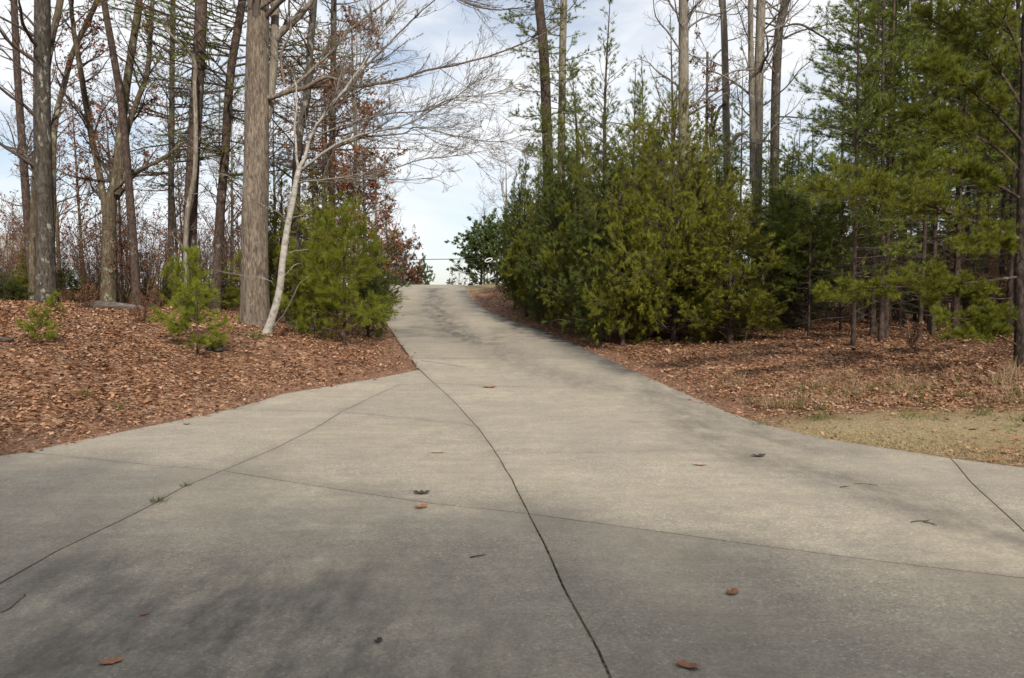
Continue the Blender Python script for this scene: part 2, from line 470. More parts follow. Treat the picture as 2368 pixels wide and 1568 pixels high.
def curve(pts, n):
    """a smooth line through pts, n points"""
    P = np.array(pts, float)
    if len(P) == 2:
        return P[0] + (P[1] - P[0]) * np.linspace(0, 1, n)[:, None]
    E = np.vstack([2 * P[0] - P[1], P, 2 * P[-1] - P[-2]])
    u = np.linspace(0, len(P) - 1 - 1e-6, n)
    i = u.astype(int); f = (u - i)[:, None]
    p0, p1, p2, p3 = E[i], E[i + 1], E[i + 2], E[i + 3]
    return 0.5 * (2 * p1 + (p2 - p0) * f + (2 * p0 - 5 * p1 + 4 * p2 - p3) * f ** 2 + (3 * p1 - p0 - 3 * p2 + p3) * f ** 3)

def grow(B, D, L, K, wig, bend, rng):
    N = len(B)
    P = [B]; d = nrm(D)
    for k in range(K - 1):
        d = nrm(d + rng.normal(0, wig, (N, 3)) + bend)
        P.append(P[-1] + d * (L / (K - 1))[:, None])
    return np.stack(P, 1)

def sprout(P, R, n, t0, t1, ang, ratio, K, wig, bend, rng, rr=0.55, rmin=0.003, flat=0.0, taper=0.3, shrink=0.55, lmin=0.0, wpow=0.0):
    N, Kp, _ = P.shape
    idx = np.repeat(np.arange(N), n) if not wpow else by_length(P, N * n, wpow, rng)
    t = rng.uniform(t0, t1, N * n)
    u = t * (Kp - 1); i = np.minimum(u.astype(int), Kp - 2); f = (u - i)[:, None]
    base = P[idx, i] * (1 - f) + P[idx, i + 1] * f
    tan = nrm(P[idx, i + 1] - P[idx, i])
    r = R[idx, i] * (1 - f[:, 0]) + R[idx, i + 1] * f[:, 0]
    perp = nrm(np.cross(tan, rng.normal(0, 1, (N * n, 3))))
    perp[:, 2] *= (1 - flat)
    perp = nrm(perp)
    a = (ang + rng.normal(0, 0.22, N * n))[:, None]
    D = np.cos(a) * tan + np.sin(a) * perp
    Lp = np.linalg.norm(np.diff(P, axis=1), axis=2).sum(1)[idx]
    L = np.maximum(Lp * ratio * (1 - shrink * t) * rng.uniform(0.55, 1.25, N * n), lmin)
    C = grow(base, D, L, K, wig, bend, rng)
    r0 = np.maximum(r * rr * rng.uniform(0.6, 1.0, N * n), rmin)
    RR = np.maximum(r0[:, None] * np.linspace(1, taper, K)[None], rmin * 0.8)
    return C, RR

def by_length(P, total, pw, rng):
    L = np.linalg.norm(np.diff(P, axis=1), axis=2).sum(1) ** pw
    return rng.choice(len(P), total, p=L / L.sum())

def pick(P, m, t0, t1, rng, wpow=0.0):
    """m points and directions along every line of P"""
    N, K, _ = P.shape
    idx = np.repeat(np.arange(N), m) if not wpow else by_length(P, N * m, wpow, rng)
    t = rng.uniform(t0, t1, N * m)
    u = t * (K - 1); i = np.minimum(u.astype(int), K - 2); f = (u - i)[:, None]
    return P[idx, i] * (1 - f) + P[idx, i + 1] * f, nrm(P[idx, i + 1] - P[idx, i])

def tufts(geo, Pt, D, n, L, w, spread, rng, droop=0.0):
    N = len(Pt)
    idx = np.repeat(np.arange(N), n)
    d = D[idx] + rng.normal(0, spread, (N * n, 3))
    d[:, 2] -= droop
    d = nrm(d)
    l = (L * rng.uniform(0.65, 1.15, N * n))[:, None]
    sd = nrm(np.cross(d, rng.normal(0, 1, (N * n, 3)))) * (w / 2)
    p = Pt[idx]
    V = np.stack([p - sd, p + sd, p + d * l], 1).reshape(-1, 3)
    geo.add(V, tris=np.arange(N * n * 3).reshape(-1, 3))

def flat_leaves(geo, Pt, size, rng, tilt=0.35, aspect=0.62):
    """fallen leaves: two halves folded along the midrib, lying nearly flat"""
    N = len(Pt)
    up = nrm(np.column_stack([rng.normal(0, tilt, N), rng.normal(0, tilt, N), np.ones(N)]))
    ax = nrm(np.cross(up, rng.normal(0, 1, (N, 3))))
    sd = np.cross(up, ax)
    s = (size * rng.lognormal(0, 0.33, N))[:, None]
    a = s * aspect * 0.5
    c = rng.uniform(-0.15, 0.45, N)[:, None]
    V = np.stack([Pt, Pt + ax * s * 0.5 + sd * a + up * a * c, Pt + ax * s + up * s * 0.1 * c, Pt + ax * s * 0.5 - sd * a + up * a * c], 1).reshape(-1, 3)
    tri = np.array([[0, 2, 1], [0, 3, 2]])
    geo.add(V, tris=(tri[None] + (np.arange(N) * 4)[:, None, None]).reshape(-1, 3))

def leaves(geo, Pt, size, rng, flatness=0.0, hang=0.0, aspect=0.6):
    """folded leaves, five corners each"""
    N = len(Pt)
    ax = rng.normal(0, 1, (N, 3)); ax[:, 2] = ax[:, 2] * (1 - flatness) - hang
    ax = nrm(ax)
    up = rng.normal(0, 0.5, (N, 3)) + np.array([0, 0, 1.0]) * (1.0 if flatness > 0 else 0.0)
    if flatness == 0:
        up = rng.normal(0, 1, (N, 3))
    sd = nrm(np.cross(ax, up)); up = np.cross(sd, ax)
    s = (size * rng.uniform(0.6, 1.25, N))[:, None]
    a = s * aspect * 0.5
    c = rng.uniform(-0.35, 0.35, N)[:, None]
    v0 = Pt
    v1 = Pt + ax * s * 0.45 + sd * a + up * s * (0.22 + c * 0.3)
    v2 = Pt + ax * s + up * s * c
    v3 = Pt + ax * s * 0.55 - sd * a + up * s * (0.15 - c * 0.3)
    v4 = Pt + ax * s * 0.5
    V = np.stack([v0, v1, v2, v3, v4], 1).reshape(-1, 3)
    tri = np.array([[0, 4, 1], [1, 4, 2], [2, 4, 3], [3, 4, 0]])
    geo.add(V, tris=(tri[None] + (np.arange(N) * 5)[:, None, None]).reshape(-1, 3))

def thing(name, label, cat, loc=(0, 0, 0), rotz=0.0, scale=1.0, group=None):
    o = bpy.data.objects.new(name, None)
    o.empty_display_size = 0.2
    COL.objects.link(o)
    o.location = loc
    o.rotation_euler = (0, 0, rotz)
    o.scale = (scale,) * 3 if not hasattr(scale, '__len__') else scale
    o['label'] = label; o['category'] = cat
    if group: o['group'] = group
    return o

def part(name, me, parent=None, kind=None):
    o = bpy.data.objects.new(name, me)
    COL.objects.link(o)
    if parent is not None:
        o.parent = parent
    if kind: o['kind'] = kind
    return o

def single(name, me, label, cat, loc, group=None):
    o = part(name, me)
    o.location = loc
    o['label'] = label; o['category'] = cat
    if group: o['group'] = group
    return o

def copy_tree(src, loc, rotz, scale, label, group=None):
    r = src.copy(); COL.objects.link(r)
    r.location = loc; r.rotation_euler = (0, 0, rotz)
    r.scale = (scale,) * 3 if not hasattr(scale, '__len__') else scale
    r['label'] = label
    if group: r['group'] = group
    elif 'group' in r: del r['group']
    for ch in src.children:
        c = ch.copy(); COL.objects.link(c); c.parent = r
    return r

# ------------------------------------------------------------------ ground sheet
def axis(segs):
    out = []
    for a, b, s in segs:
        out.append(np.arange(a, b, s))
    return np.unique(np.round(np.concatenate(out), 4))
gx = axis([(-600, -120, 60), (-120, -40, 8), (-40, -18, 1.5), (-18, 18, 0.4), (18, 40, 1.5), (40, 120, 8), (120, 601, 60)])
gy = axis([(-120, -16, 8), (-16, 4, 1.5), (4, 32, 0.4), (32, 48, 0.6), (48, 90, 3), (90, 200, 12), (200, 901, 70)])
XX, YY = np.meshgrid(gx, gy, indexing='ij')
H, S = height(XX.ravel(), YY.ravel(), True)
zz = H - np.where(S < 0.35, 0.045, 0.0) - np.where(S < 0, 0.03, 0.0)
zz = np.where((S >= 0.35) & (S < 0.7), H - 0.045 * (0.7 - S) / 0.35, zz)
g = Geo()
nx, ny = len(gx), len(gy)
ii, jj = np.meshgrid(np.arange(nx - 1), np.arange(ny - 1), indexing='ij')
q = np.stack([ii * ny + jj, (ii + 1) * ny + jj, (ii + 1) * ny + jj + 1, ii * ny + jj + 1], -1).reshape(-1, 4)
g.add(np.stack([XX.ravel(), YY.ravel(), zz], 1), quads=q)
xr, yr = XX.ravel(), YY.ravel()
dirt = np.clip(1.0 - (S - 0.05) / 0.9, 0, 1) * np.where(xr > 4.0, 0.3, 1.0)
verge_line = seg_dist(xr, yr, [(3.6, 8.9), (5.5, 8.5), (8.5, 8.4), (14, 8.0)])
sod = np.clip(1.35 - verge_line / 1.1, 0, 1) * (xr > 2.5)
sod = np.maximum(sod, np.clip((yr - 33.5) / 2.5, 0, 1) * np.clip(1 - S / 9, 0, 1))
ground = part('ground', g.mesh('ground', M['ground'], smooth=True, attrs={'dirt': dirt, 'sod': sod}))
ground['kind'] = 'structure'

# ------------------------------------------------------------------ the concrete driveway, slab by slab
D = on_drive
J1 = [(1410, 1568), (1388, 1505), (1350, 1440), (1302, 1365), (1265, 1270), (1222, 1188), (1185, 1110), (1140, 1035), (1110, 990), (1060, 940), (1025, 902), (1002, 886), (970, 855)]
J1s = np.array(J1, float)
J1s[1:-2] = 0.25 * J1s[:-3] + 0.5 * J1s[1:-2] + 0.25 * J1s[2:-1]
J1w = [D(*p) for p in J1s]
J1w[-1] = np.array(L_EDGE[9])
J1ext = [J1w[0] + (J1w[0] - J1w[1]) / np.linalg.norm(J1w[0] - J1w[1]) * 12]
J2 = [(0, 1350), (130, 1275), (280, 1205), (365, 1160), (430, 1125), (515, 1089), (640, 1035), (730, 990), (790, 952), (860, 918), (920, 890)]
J2w = [D(*p) for p in J2]
J2ext = [J2w[0] + (J2w[0] - J2w[1]) / np.linalg.norm(J2w[0] - J2w[1]) * 12]
J3l = [D(60, 1046), D(200, 1060), D(350, 1075), J2w[5]]
J3m = [J2w[5], D(800, 1135), D(1000, 1166), J1w[5]]
J3r = [J1w[5], D(1700, 1255), D(2000, 1293), D(2368, 1338)]
j3e = J3r[-1] + (J3r[-1] - J3r[-2]) / np.linalg.norm(J3r[-1] - J3r[-2]) * 14
J3r.append(j3e)
J4l = [D(530, 947), D(660, 949), J2w[8]]
J4r = [J2w[8], D(930, 966), D(1075, 980), J1w[8]]
J5l = [J2w[10], J1w[11]]
def edge_at(px, py):
    p = D(px, py)
    E = np.array(R_EDGE)
    best, bi = 1e9, 0
    for k in range(len(E) - 1):
        d = E[k + 1] - E[k]
        t = np.clip((p - E[k]) @ d / (d @ d), 0, 1)
        qd = np.linalg.norm(E[k] + t * d - p)
        if qd < best: best, bi, bp = qd, k, E[k] + t * d
    return bp, bi
e5, i5 = edge_at(1540, 890)
J5r = [J1w[11], D(1150, 893), D(1320, 898), D(1450, 896), e5]
e6, i6 = edge_at(2010, 1031)
J6 = [J1w[7], D(1400, 1047), D(1650, 1035), D(1850, 1022), e6]
e7, i7 = edge_at(2195, 1060)
J7 = [e7, D(2240, 1110), D(2300, 1165), D(2368, 1228)]
j7e = J7[-1] + (J7[-1] - J7[-2]) / np.linalg.norm(J7[-1] - J7[-2]) * 2.2
J7.append(j7e)

def rev(a): return list(reversed(a))
RE = [np.array(p) for p in R_EDGE]
LE = [np.array(p) for p in L_EDGE]
far_l = np.array((-22, -14.)); far_r = np.array((22, -14.))
slabs = []
iL3 = 1
# left strip, below the first cross joint; left strip up to the second; left strip up to the corner
slabs.append([np.array((-22, -14.)), np.array((-22, 4.2)), np.array((-12, 5.1)), np.array((-8, 6.3)), LE[0], J3l[0]] + J3l[1:] + rev(J2w[:5]) + J2ext)
slabs.append([J3l[0]] + LE[1:4] + [J4l[0]] + J4l[1:] + rev(J2w[6:8]) + rev(J3l[1:]))
slabs.append([J4l[0]] + LE[4:10] + rev(J1w[11:12]) + J5l[:1] + rev(J2w[8:10]) + rev(J4l[1:2]))
slabs.append([J2w[8], J2w[9], J2w[10], J1w[11], J1w[10], J1w[9], J1w[8]] + rev(J4r[1:3]))
slabs.append([J2w[5], J2w[6], J2w[7], J2w[8]] + J4r[1:] + [J1w[7], J1w[6]] + rev(J3m[1:]))
slabs.append(J2ext + J2w[:6] + J3m[1:3] + rev(J1w[:6]) + J1ext)
slabs.append(J1ext + J1w[:6] + J3r[1:] + [far_r])
slabs.append([J1w[5], J1w[6], J1w[7]] + J6[1:] + RE[i6 + 1:i7 + 1] + J7 + rev(J3r[1:-1]))
slabs.append(rev(J7) + RE[i7 + 1:] + [np.array((8, 5.6)), np.array((13, 4.2)), np.array((22, 3.0)), np.array((22, 0.5)), j3e])
slabs.append([J1w[7], J1w[8], J1w[9], J1w[10], J1w[11]] + J5r[1:] + RE[i5 + 1:i6 + 1] + rev(J6[1:]))
# the slabs up the hill
full_left = LE[9:] + [np.array((-5.4, 34.0)), np.array(CRESTL), np.array((-7.1, 44.)), np.array(FARL)]
full_right = rev(RE[:i5 + 1]) + [np.array((-1.95, 34.0)), np.array(CRESTR), np.array((-3.2, 44.)), np.array(FARR)]
def at_y(pl, y):
    P = np.array(pl)
    for k in range(len(P) - 1):
        if (P[k][1] - y) * (P[k + 1][1] - y) <= 0 and P[k][1] != P[k + 1][1]:
            t = (y - P[k][1]) / (P[k + 1][1] - P[k][1])
            return P[k] + t * (P[k + 1] - P[k]), k
def between(pl, a, b):
    return [np.array(p) for p in pl if a + 0.02 < p[1] < b - 0.02]
ycuts = [16.6, 19.6, 22.7, 25.8, 28.9, 32.0, 35.1, 38.2, 41.3, 44.4, 48.5]
prevL, prevR = None, None
for k, yc in enumerate(ycuts):
    pl_, _ = at_y(full_left, yc); pr_, _ = at_y(full_right, yc)
    if k == 0:
        slabs.append([J1w[11], J1w[12]] + between(full_left, LE[9][1], yc) + [pl_, pr_] + rev(between(full_right, e5[1], yc)) + rev(J5r[1:]))
    else:
        y0 = ycuts[k - 1]
        slabs.append([prevL] + between(full_left, y0, yc) + [pl_, pr_] + rev(between(full_right, y0, yc)) + [prevR])
    prevL, prevR = pl_, pr_

def wob(p):
    v = Vector((p[0] * 1.1, p[1] * 1.1, 0.3))
    a = 0.009
    w = Vector((p[0] * 4.0, p[1] * 4.0, 7.3))
    return np.array([mnoise.noise(v) * a + mnoise.noise(w) * 0.005, mnoise.noise(v + Vector((31, 7, 2))) * a + mnoise.noise(w + Vector((13, 5, 2))) * 0.005])
J1chain = np.array(J1ext + J1w)
J2chain = np.array(J2ext + J2w)
tire = [[D(1500, 905), D(1580, 960), D(1680, 1040), D(1800, 1075), D(2000, 1125), D(2180, 1190), D(2368, 1250)],
        [D(1000, 668), D(1005, 700), D(1010, 730), D(1060, 775), D(1110, 790)],
        [D(1330, 800), D(1500, 870), D(1680, 985), D(1900, 1040)],
        [D(1180, 760), D(1130, 800), D(1230, 850), D(1420, 900)]]
shade_edge = [[np.array((-1.95, 34.)), RE[0], RE[1], RE[2], RE[3], RE[4], RE[5], RE[6]]]  # right drive edge that gets the painted cedar shadow
oil = [((-1.35, 3.5), 1.2, 0.95), ((-2.3, 4.0), 0.9, 0.8), ((-1.0, 2.7), 1.3, 0.95), ((-1.9, 3.0), 0.9, 0.9), ((0.6, 2.9), 0.8, 0.45), ((0.25, 5.6), 0.5, 0.12), ((3.1, 5.3), 0.4, 0.35), ((2.2, 9.5), 0.8, 0.25), ((-0.7, 21), 0.7, 0.3), ((-2.0, 27), 0.9, 0.3)]

driveway = thing('driveway', '', '')
for k_ in ('label', 'category'):
    del driveway[k_]
driveway['kind'] = 'structure'
def build_slab(poly):
    P = [np.array(p, float) for p in poly]
    area = sum(a[0] * b[1] - b[0] * a[1] for a, b in zip(P, P[1:] + P[:1]))
    if area < 0: P.reverse()
    # finer edges
    out = []
    for a, b in zip(P, P[1:] + P[:1]):
        L = np.linalg.norm(b - a)
        if L < 1e-4: continue
        n = max(1, int(L / (0.16 if min(a[1], b[1]) < 12 and abs(a[0]) < 9 else 0.6)))
        for i in range(n):
            out.append(a + (b - a) * i / n)
    Q = np.array(out)
    W = np.array([q + wob(q) for q in Q])
    nx_ = np.roll(W, -1, 0) - np.roll(W, 1, 0)
    nrm_ = np.stack([-nx_[:, 1], nx_[:, 0]], 1)
    nrm_ /= np.maximum(np.linalg.norm(nrm_, axis=1, keepdims=True), 1e-9)
    gap = np.where(seg_dist(Q[:, 0], Q[:, 1], J1chain) < 0.03, 0.0072, np.where(seg_dist(Q[:, 0], Q[:, 1], J2chain) < 0.03, 0.0075, np.where(Q[:, 0] > 3.2, 0.006, 0.008)))
    gap = gap + np.where(Q[:, 1] > 14, 0.006, 0)
    W = W + nrm_ * gap[:, None]
    x0, y0 = W.min(0); x1, y1 = W.max(0)
    st = 0.16 if y1 < 18 else 0.3
    xs = np.arange(max(x0, -9), min(x1, 9), st); ys = np.arange(max(y0, -2), y1, st)
    I = np.stack(np.meshgrid(xs, ys), -1).reshape(-1, 2)
    xs2 = np.arange(x0, x1, 1.5); ys2 = np.arange(y0, y1, 1.5)
    I2 = np.stack(np.meshgrid(xs2, ys2), -1).reshape(-1, 2)
    I2 = I2[(np.abs(I2[:, 0]) > 9) | (I2[:, 1] < -2)]
    I = np.concatenate([I, I2]) if len(I2) else I
    if len(I):
        ok = inside(I[:, 0], I[:, 1], W) & (seg_dist(I[:, 0], I[:, 1], W, True) > 0.05)
        I = I[ok]
    allp = [Vector(p) for p in W] + [Vector(p) for p in I]
    vo, ed, fa, ov, oe, of = delaunay_2d_cdt(allp, [], [list(range(len(W)))], 1, 1e-6)
    V = np.array([(p.x, p.y) for p in vo])
    F = np.array([f for f in fa if len(f) == 3])
    z = h_drive(V[:, 1]) + 0.0
    g = Geo()
    g.add(np.column_stack([V, z]), tris=F)
    n = len(W)
    zb = h_drive(W[:, 1])
    up = np.column_stack([W, zb]); dn = np.column_stack([W, zb - 0.1])
    i = np.arange(n)
    g.add(np.concatenate([up, dn]), quads=np.stack([i, i + n, (i + 1) % n + n, (i + 1) % n], 1))
    A = np.concatenate([V, W, W])
    stn = np.zeros(len(A)); shade_amt = np.zeros(len(A))
    stn = np.maximum(stn, 0.25 * np.exp(-(seg_dist(A[:, 0], A[:, 1], np.concatenate([W, W[:1]])) / 0.05) ** 2))
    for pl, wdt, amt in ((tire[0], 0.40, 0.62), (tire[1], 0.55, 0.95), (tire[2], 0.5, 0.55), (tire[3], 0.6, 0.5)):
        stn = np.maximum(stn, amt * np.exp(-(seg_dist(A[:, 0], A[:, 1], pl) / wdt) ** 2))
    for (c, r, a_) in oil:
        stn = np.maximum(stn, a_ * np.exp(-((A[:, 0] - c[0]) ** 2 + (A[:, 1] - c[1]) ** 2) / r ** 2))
    shade_amt = np.maximum(shade_amt, 1.0 * np.exp(-(seg_dist(A[:, 0], A[:, 1], shade_edge[0]) / 0.55) ** 2))  # painted cedar shadow fades out away from the edge
    return g.mesh('concrete_slab', M['concrete'], attrs={'stain': stn, 'cedar_shade': shade_amt})
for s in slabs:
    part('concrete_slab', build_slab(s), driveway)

# joint filling: dirt and moss a few millimetres down in the open joints
def strip(chain, half, depth, name, mat):
    c = np.array(chain)
    out = []
    for a, b in zip(c[:-1], c[1:]):
        n = max(1, int(np.linalg.norm(b - a) / 0.2))
        for i in range(n):
            out.append(a + (b - a) * i / n)
    out.append(c[-1])
    c = np.array([p + wob(p) for p in out])
    t = np.gradient(c, axis=0); t /= np.linalg.norm(t, axis=1, keepdims=True)
    nn = np.stack([-t[:, 1], t[:, 0]], 1)
    a = c + nn * half; b = c - nn * half
    za = h_drive(a[:, 1]) - depth
    n = len(c); i = np.arange(n - 1)
    g = Geo()
    g.add(np.concatenate([np.column_stack([a, za]), np.column_stack([b, za])]), quads=np.stack([i, i + 1, i + 1 + n, i + n], 1))
    return part(name, g.mesh(name, mat), driveway)
strip(J1chain, 0.03, 0.007, 'joint_filling', M['joint_mix'])
strip(J2chain, 0.03, 0.008, 'joint_filling', M['joint'])
for ch in (J3l + J3m[1:], J3r, J4l + J4r[1:], J5l + J5r[1:], J6, J7):
    strip(np.array(ch), 0.022, 0.004, 'joint_filling', M['joint'])
for yc in ycuts[:-1]:
    strip(np.array([at_y(full_left, yc)[0], at_y(full_right, yc)[0]]), 0.022, 0.004, 'joint_filling', M['joint'])
def crack(pts, half):
    c = np.array([D(*p) for p in pts])
    out = []
    for a, b in zip(c[:-1], c[1:]):
        n = max(2, int(np.linalg.norm(b - a) / 0.06))
        out += [a + (b - a) * i / n for i in range(n)]
    out = np.array(out + [c[-1]])
    rg = np.random.default_rng(len(out))
    out = out + np.cumsum(rg.normal(0, 0.006, out.shape), 0) * 0.5 + rg.normal(0, 0.004, out.shape)
    t = np.gradient(out, axis=0); t /= np.linalg.norm(t, axis=1, keepdims=True)
    nn = np.stack([-t[:, 1], t[:, 0]], 1)
    hw = (half * rg.uniform(0.4, 1.3, len(out)))[:, None]
    a = out + nn * hw; b = out - nn * hw
    n = len(out); i = np.arange(n - 1)
    g = Geo()
    g.add(np.concatenate([np.column_stack([a, h_drive(a[:, 1]) + 0.003]), np.column_stack([b, h_drive(b[:, 1]) + 0.003])]), quads=np.stack([i, i + 1, i + 1 + n, i + n], 1))
    part('crack', g.mesh('crack', M['joint']), driveway)
crack([(972, 834), (1010, 839), (1080, 850)], 0.012)
crack([(0, 1420), (30, 1408), (52, 1388), (64, 1378)], 0.005)
rng = np.random.default_rng(5)
g = Geo()
def joint_points(chain, y0, y1, n, dense):
    c = np.array(chain)
    seg = np.linalg.norm(np.diff(c, axis=0), axis=1); cum = np.concatenate([[0], np.cumsum(seg)])
    u = rng.uniform(0, cum[-1], n)
    x = np.interp(u, cum, c[:, 0]); y = np.interp(u, cum, c[:, 1])
    ok = (y > y0) & (y < y1) & (np.sin(y * 3.1) + np.sin(y * 7.7 + 1) + rng.normal(0, 0.5, n) > dense)
    p = np.stack([x, y], 1)[ok]
    p = np.array([q + wob(q) for q in p]) + rng.normal(0, 0.004, (ok.sum(), 2))
    return np.column_stack([p, h_drive(p[:, 1]) - 0.01])
pt = joint_points(J1w, 2.5, 6.6, 2600, 0.2)
tufts(g, pt, np.tile([[0, 0, 1.0]], (len(pt), 1)), 3, 0.014, 0.006, 0.6, rng)
moss = part('joint_moss', g.mesh('joint_moss', M['moss']), driveway)
moss['kind'] = 'stuff'

# ------------------------------------------------------------------ leaf litter, crumbs, verge grass
def scatter(n, x0, x1, y0, y1, rng):
    return rng.uniform(x0, x1, n), rng.uniform(y0, y1, n)
def in_view(x, y, m=1.5):
    return np.abs(x) < 0.68 * y + m
rng = np.random.default_rng(11)
g = Geo()
for (n, x0, x1, y0, y1) in ((165000, -13, 13, 6.5, 14), (130000, -17, 17, 14, 22), (40000, -24, 24, 22, 34)):
    x, y = scatter(n, x0, x1, y0, y1, rng)
    h, s = height(x, y, True)
    vl = seg_dist(x, y, [(3.6, 8.9), (5.5, 8.5), (8.5, 8.4), (14, 8.0)])
    sparse = np.sin(x * 2.1 + 1.7 * np.sin(y)) * np.sin(y * 1.7 + x * 0.4) * 0.22
    dens = np.clip((s - 0.10) / 0.75 + sparse, 0.0, 1.0)
    dens = np.where((x > 2.5) & (vl < 1.3), dens * np.where(vl < 0.9, 0.05, 0.45), dens)
    dens = np.where((s > -0.16) & (s < 0.3) & (x < 3.6), np.maximum(dens, 0.22 * np.exp(np.minimum(s, 0) * 14) * (1 + np.sin(x * 3.3) * np.sin(y * 2.9))), dens)
    ok = in_view(x, y) & (s > -0.16) & (rng.uniform(0, 1, n) < dens)
    x, y, h = x[ok], y[ok], h[ok]
    s = s[ok]
    P = np.column_stack([x, y, np.where(s < 0.02, h_drive(y) + 0.004, h + rng.uniform(-0.005, 0.03, len(x)))])
    big = 0.047 if y0 < 13 else 0.052 if y0 < 20 else 0.08
    flat_leaves(g, P, big, rng)
lit = part('leaf_litter', g.mesh('leaf_litter', M['litter']), None, 'stuff')
lit['label'] = 'brown fallen leaves carpeting the wooded banks on both sides of the driveway'
g = Geo()
x, y = scatter(120000, -10, 8, 5.5, 24, rng)
h, s = height(x, y, True)
ok = in_view(x, y) & (s > -0.14) & (s < 1.1) & (rng.uniform(0, 1, len(x)) < np.where(s < 0, 0.35 * np.exp(s * 22) * (0.3 + (np.sin(x * 2.3 + y) * np.sin(y * 1.9) > 0.1)), np.where(x > 3.2, 0.25, 0.8)))
ok &= (s > 0) | (rng.uniform(0, 1, len(x)) < 0.4 * (1 + np.sin(x * 5) * np.sin(y * 4)))
x, y, h, s = x[ok], y[ok], h[ok], s[ok]
P = np.column_stack([x, y, np.where(s < 0.0, h_drive(y) + 0.003, h - 0.02 * (s < 0.4) + 0.004)])
leaves(g, P, 0.026, rng, 0.85, 0.0, 0.5)
cr = part('leaf_crumbs', g.mesh('leaf_crumbs', M['crumb']), None, 'stuff')
cr['label'] = 'fine leaf crumbs and pine straw along the edges of the concrete'
g = Geo(); g2 = Geo()
x, y = scatter(300000, 2.6, 13, 5.5, 11.5, rng)
h, s = height(x, y, True)
vl = seg_dist(x, y, [(3.9, 8.8), (5.5, 8.4), (8.5, 8.2), (14, 7.6)])
patch = 0.5 + 0.5 * np.sin(x * 1.9 + np.sin(y * 2.2)) * np.sin(y * 2.1 + 0.7 * x)
ok = in_view(x, y) & (s > 0.12) & (rng.uniform(0, 1, len(x)) < np.clip(1.7 - vl / 0.85, 0, 1) * (0.35 + 0.65 * patch) * np.clip((x - 3.2) / 2.2, 0.06, 1))
x, y, h = x[ok], y[ok], h[ok]
P = np.column_stack([x, y, h - 0.025])
d0 = nrm(np.column_stack([rng.normal(0, 0.8, len(x)), rng.normal(0, 0.8, len(x)), np.full(len(x), 0.55)]))
tufts(g, P, d0, 2, 0.062, 0.005, 0.45, rng)
part('dry_grass', g.mesh('dry_grass', M['straw']), None, 'stuff')['label'] = 'dried straw coloured lawn grass at the right edge of the driveway'

# ------------------------------------------------------------------ trees: builders
def trunk_geo(pts, rad, sides=14, n=30, flare=0.35, seed=0, lump=0.04, fl_h=0.35):
    """a trunk through pts with its root flare and slightly lumpy sides"""
    C = curve(pts, n)
    cum = np.concatenate([[0], np.cumsum(np.linalg.norm(np.diff(C, axis=0), axis=1))])
    r = np.interp(np.linspace(0, 1, n), np.linspace(0, 1, len(rad)), rad)
    r = r * (1 + flare * np.exp(-cum / fl_h))
    th = 2 * np.pi * np.arange(sides) / sides
    ph = seed * 1.7
    z = cum[:, None]
    rr = r[:, None] * (1 + lump * np.sin(3 * th[None] + ph + 0.8 * z) + lump * 0.7 * np.sin(5 * th[None] + 2.1 * ph - 1.3 * z)
                       + 0.16 * np.exp(-z / (fl_h * 0.9)) * np.sin(5 * th[None] + ph) * (1 if flare > 0.2 else 0.3))
    V = C[:, None, :] + np.stack([np.cos(th)[None] * rr, np.sin(th)[None] * rr, np.zeros_like(rr)], -1)
    k = np.arange(n - 1); j = np.arange(sides)
    a = k[:, None] * sides + j[None]; b = k[:, None] * sides + (j[None] + 1) % sides
    g = Geo()
    g.add(V.reshape(-1, 3), quads=np.stack([a, b, b + sides, a + sides], -1).reshape(-1, 4))
    return g, C[None], r[None]

def image_trunk(pts_px, d, w, H):
    """trunk line from picture points (base first), d metres away; w = widths in picture pixels at base and at the top of the picture"""
    px0 = pts_px[0][0]
    b = at(px0, 700, d)
    z0 = hz(b[0], d)
    P = [np.array([b[0], d, z0 - 0.12])]
    for (px, py) in pts_px[1:]:
        P.append(at(px, py, d))
    e = P[-1]
    dv = (P[-1] - P[-2]) / np.linalg.norm(P[-1] - P[-2])
    ext = H - e[2]
    if ext > 0.5:
        P.append(e + (dv * 0.7 + np.array([0, 0, 0.3])) * ext * 0.5 / max(dv[2], 0.4))
        P.append(P[-1] + (dv * 0.4 + np.array([0, 0, 0.6])) * ext * 0.5 / max(dv[2], 0.4))
    r0 = w[0] * 0.46 * d / FPX; r1 = w[1] * 0.46 * d / FPX
    k = len(P)
    rad = list(np.linspace(r0, r1, max(k - 2, 2)))
    if ext > 0.5:
        rad += [r1 * 0.6, max(0.02, r1 * 0.15)]
    return P, rad, z0

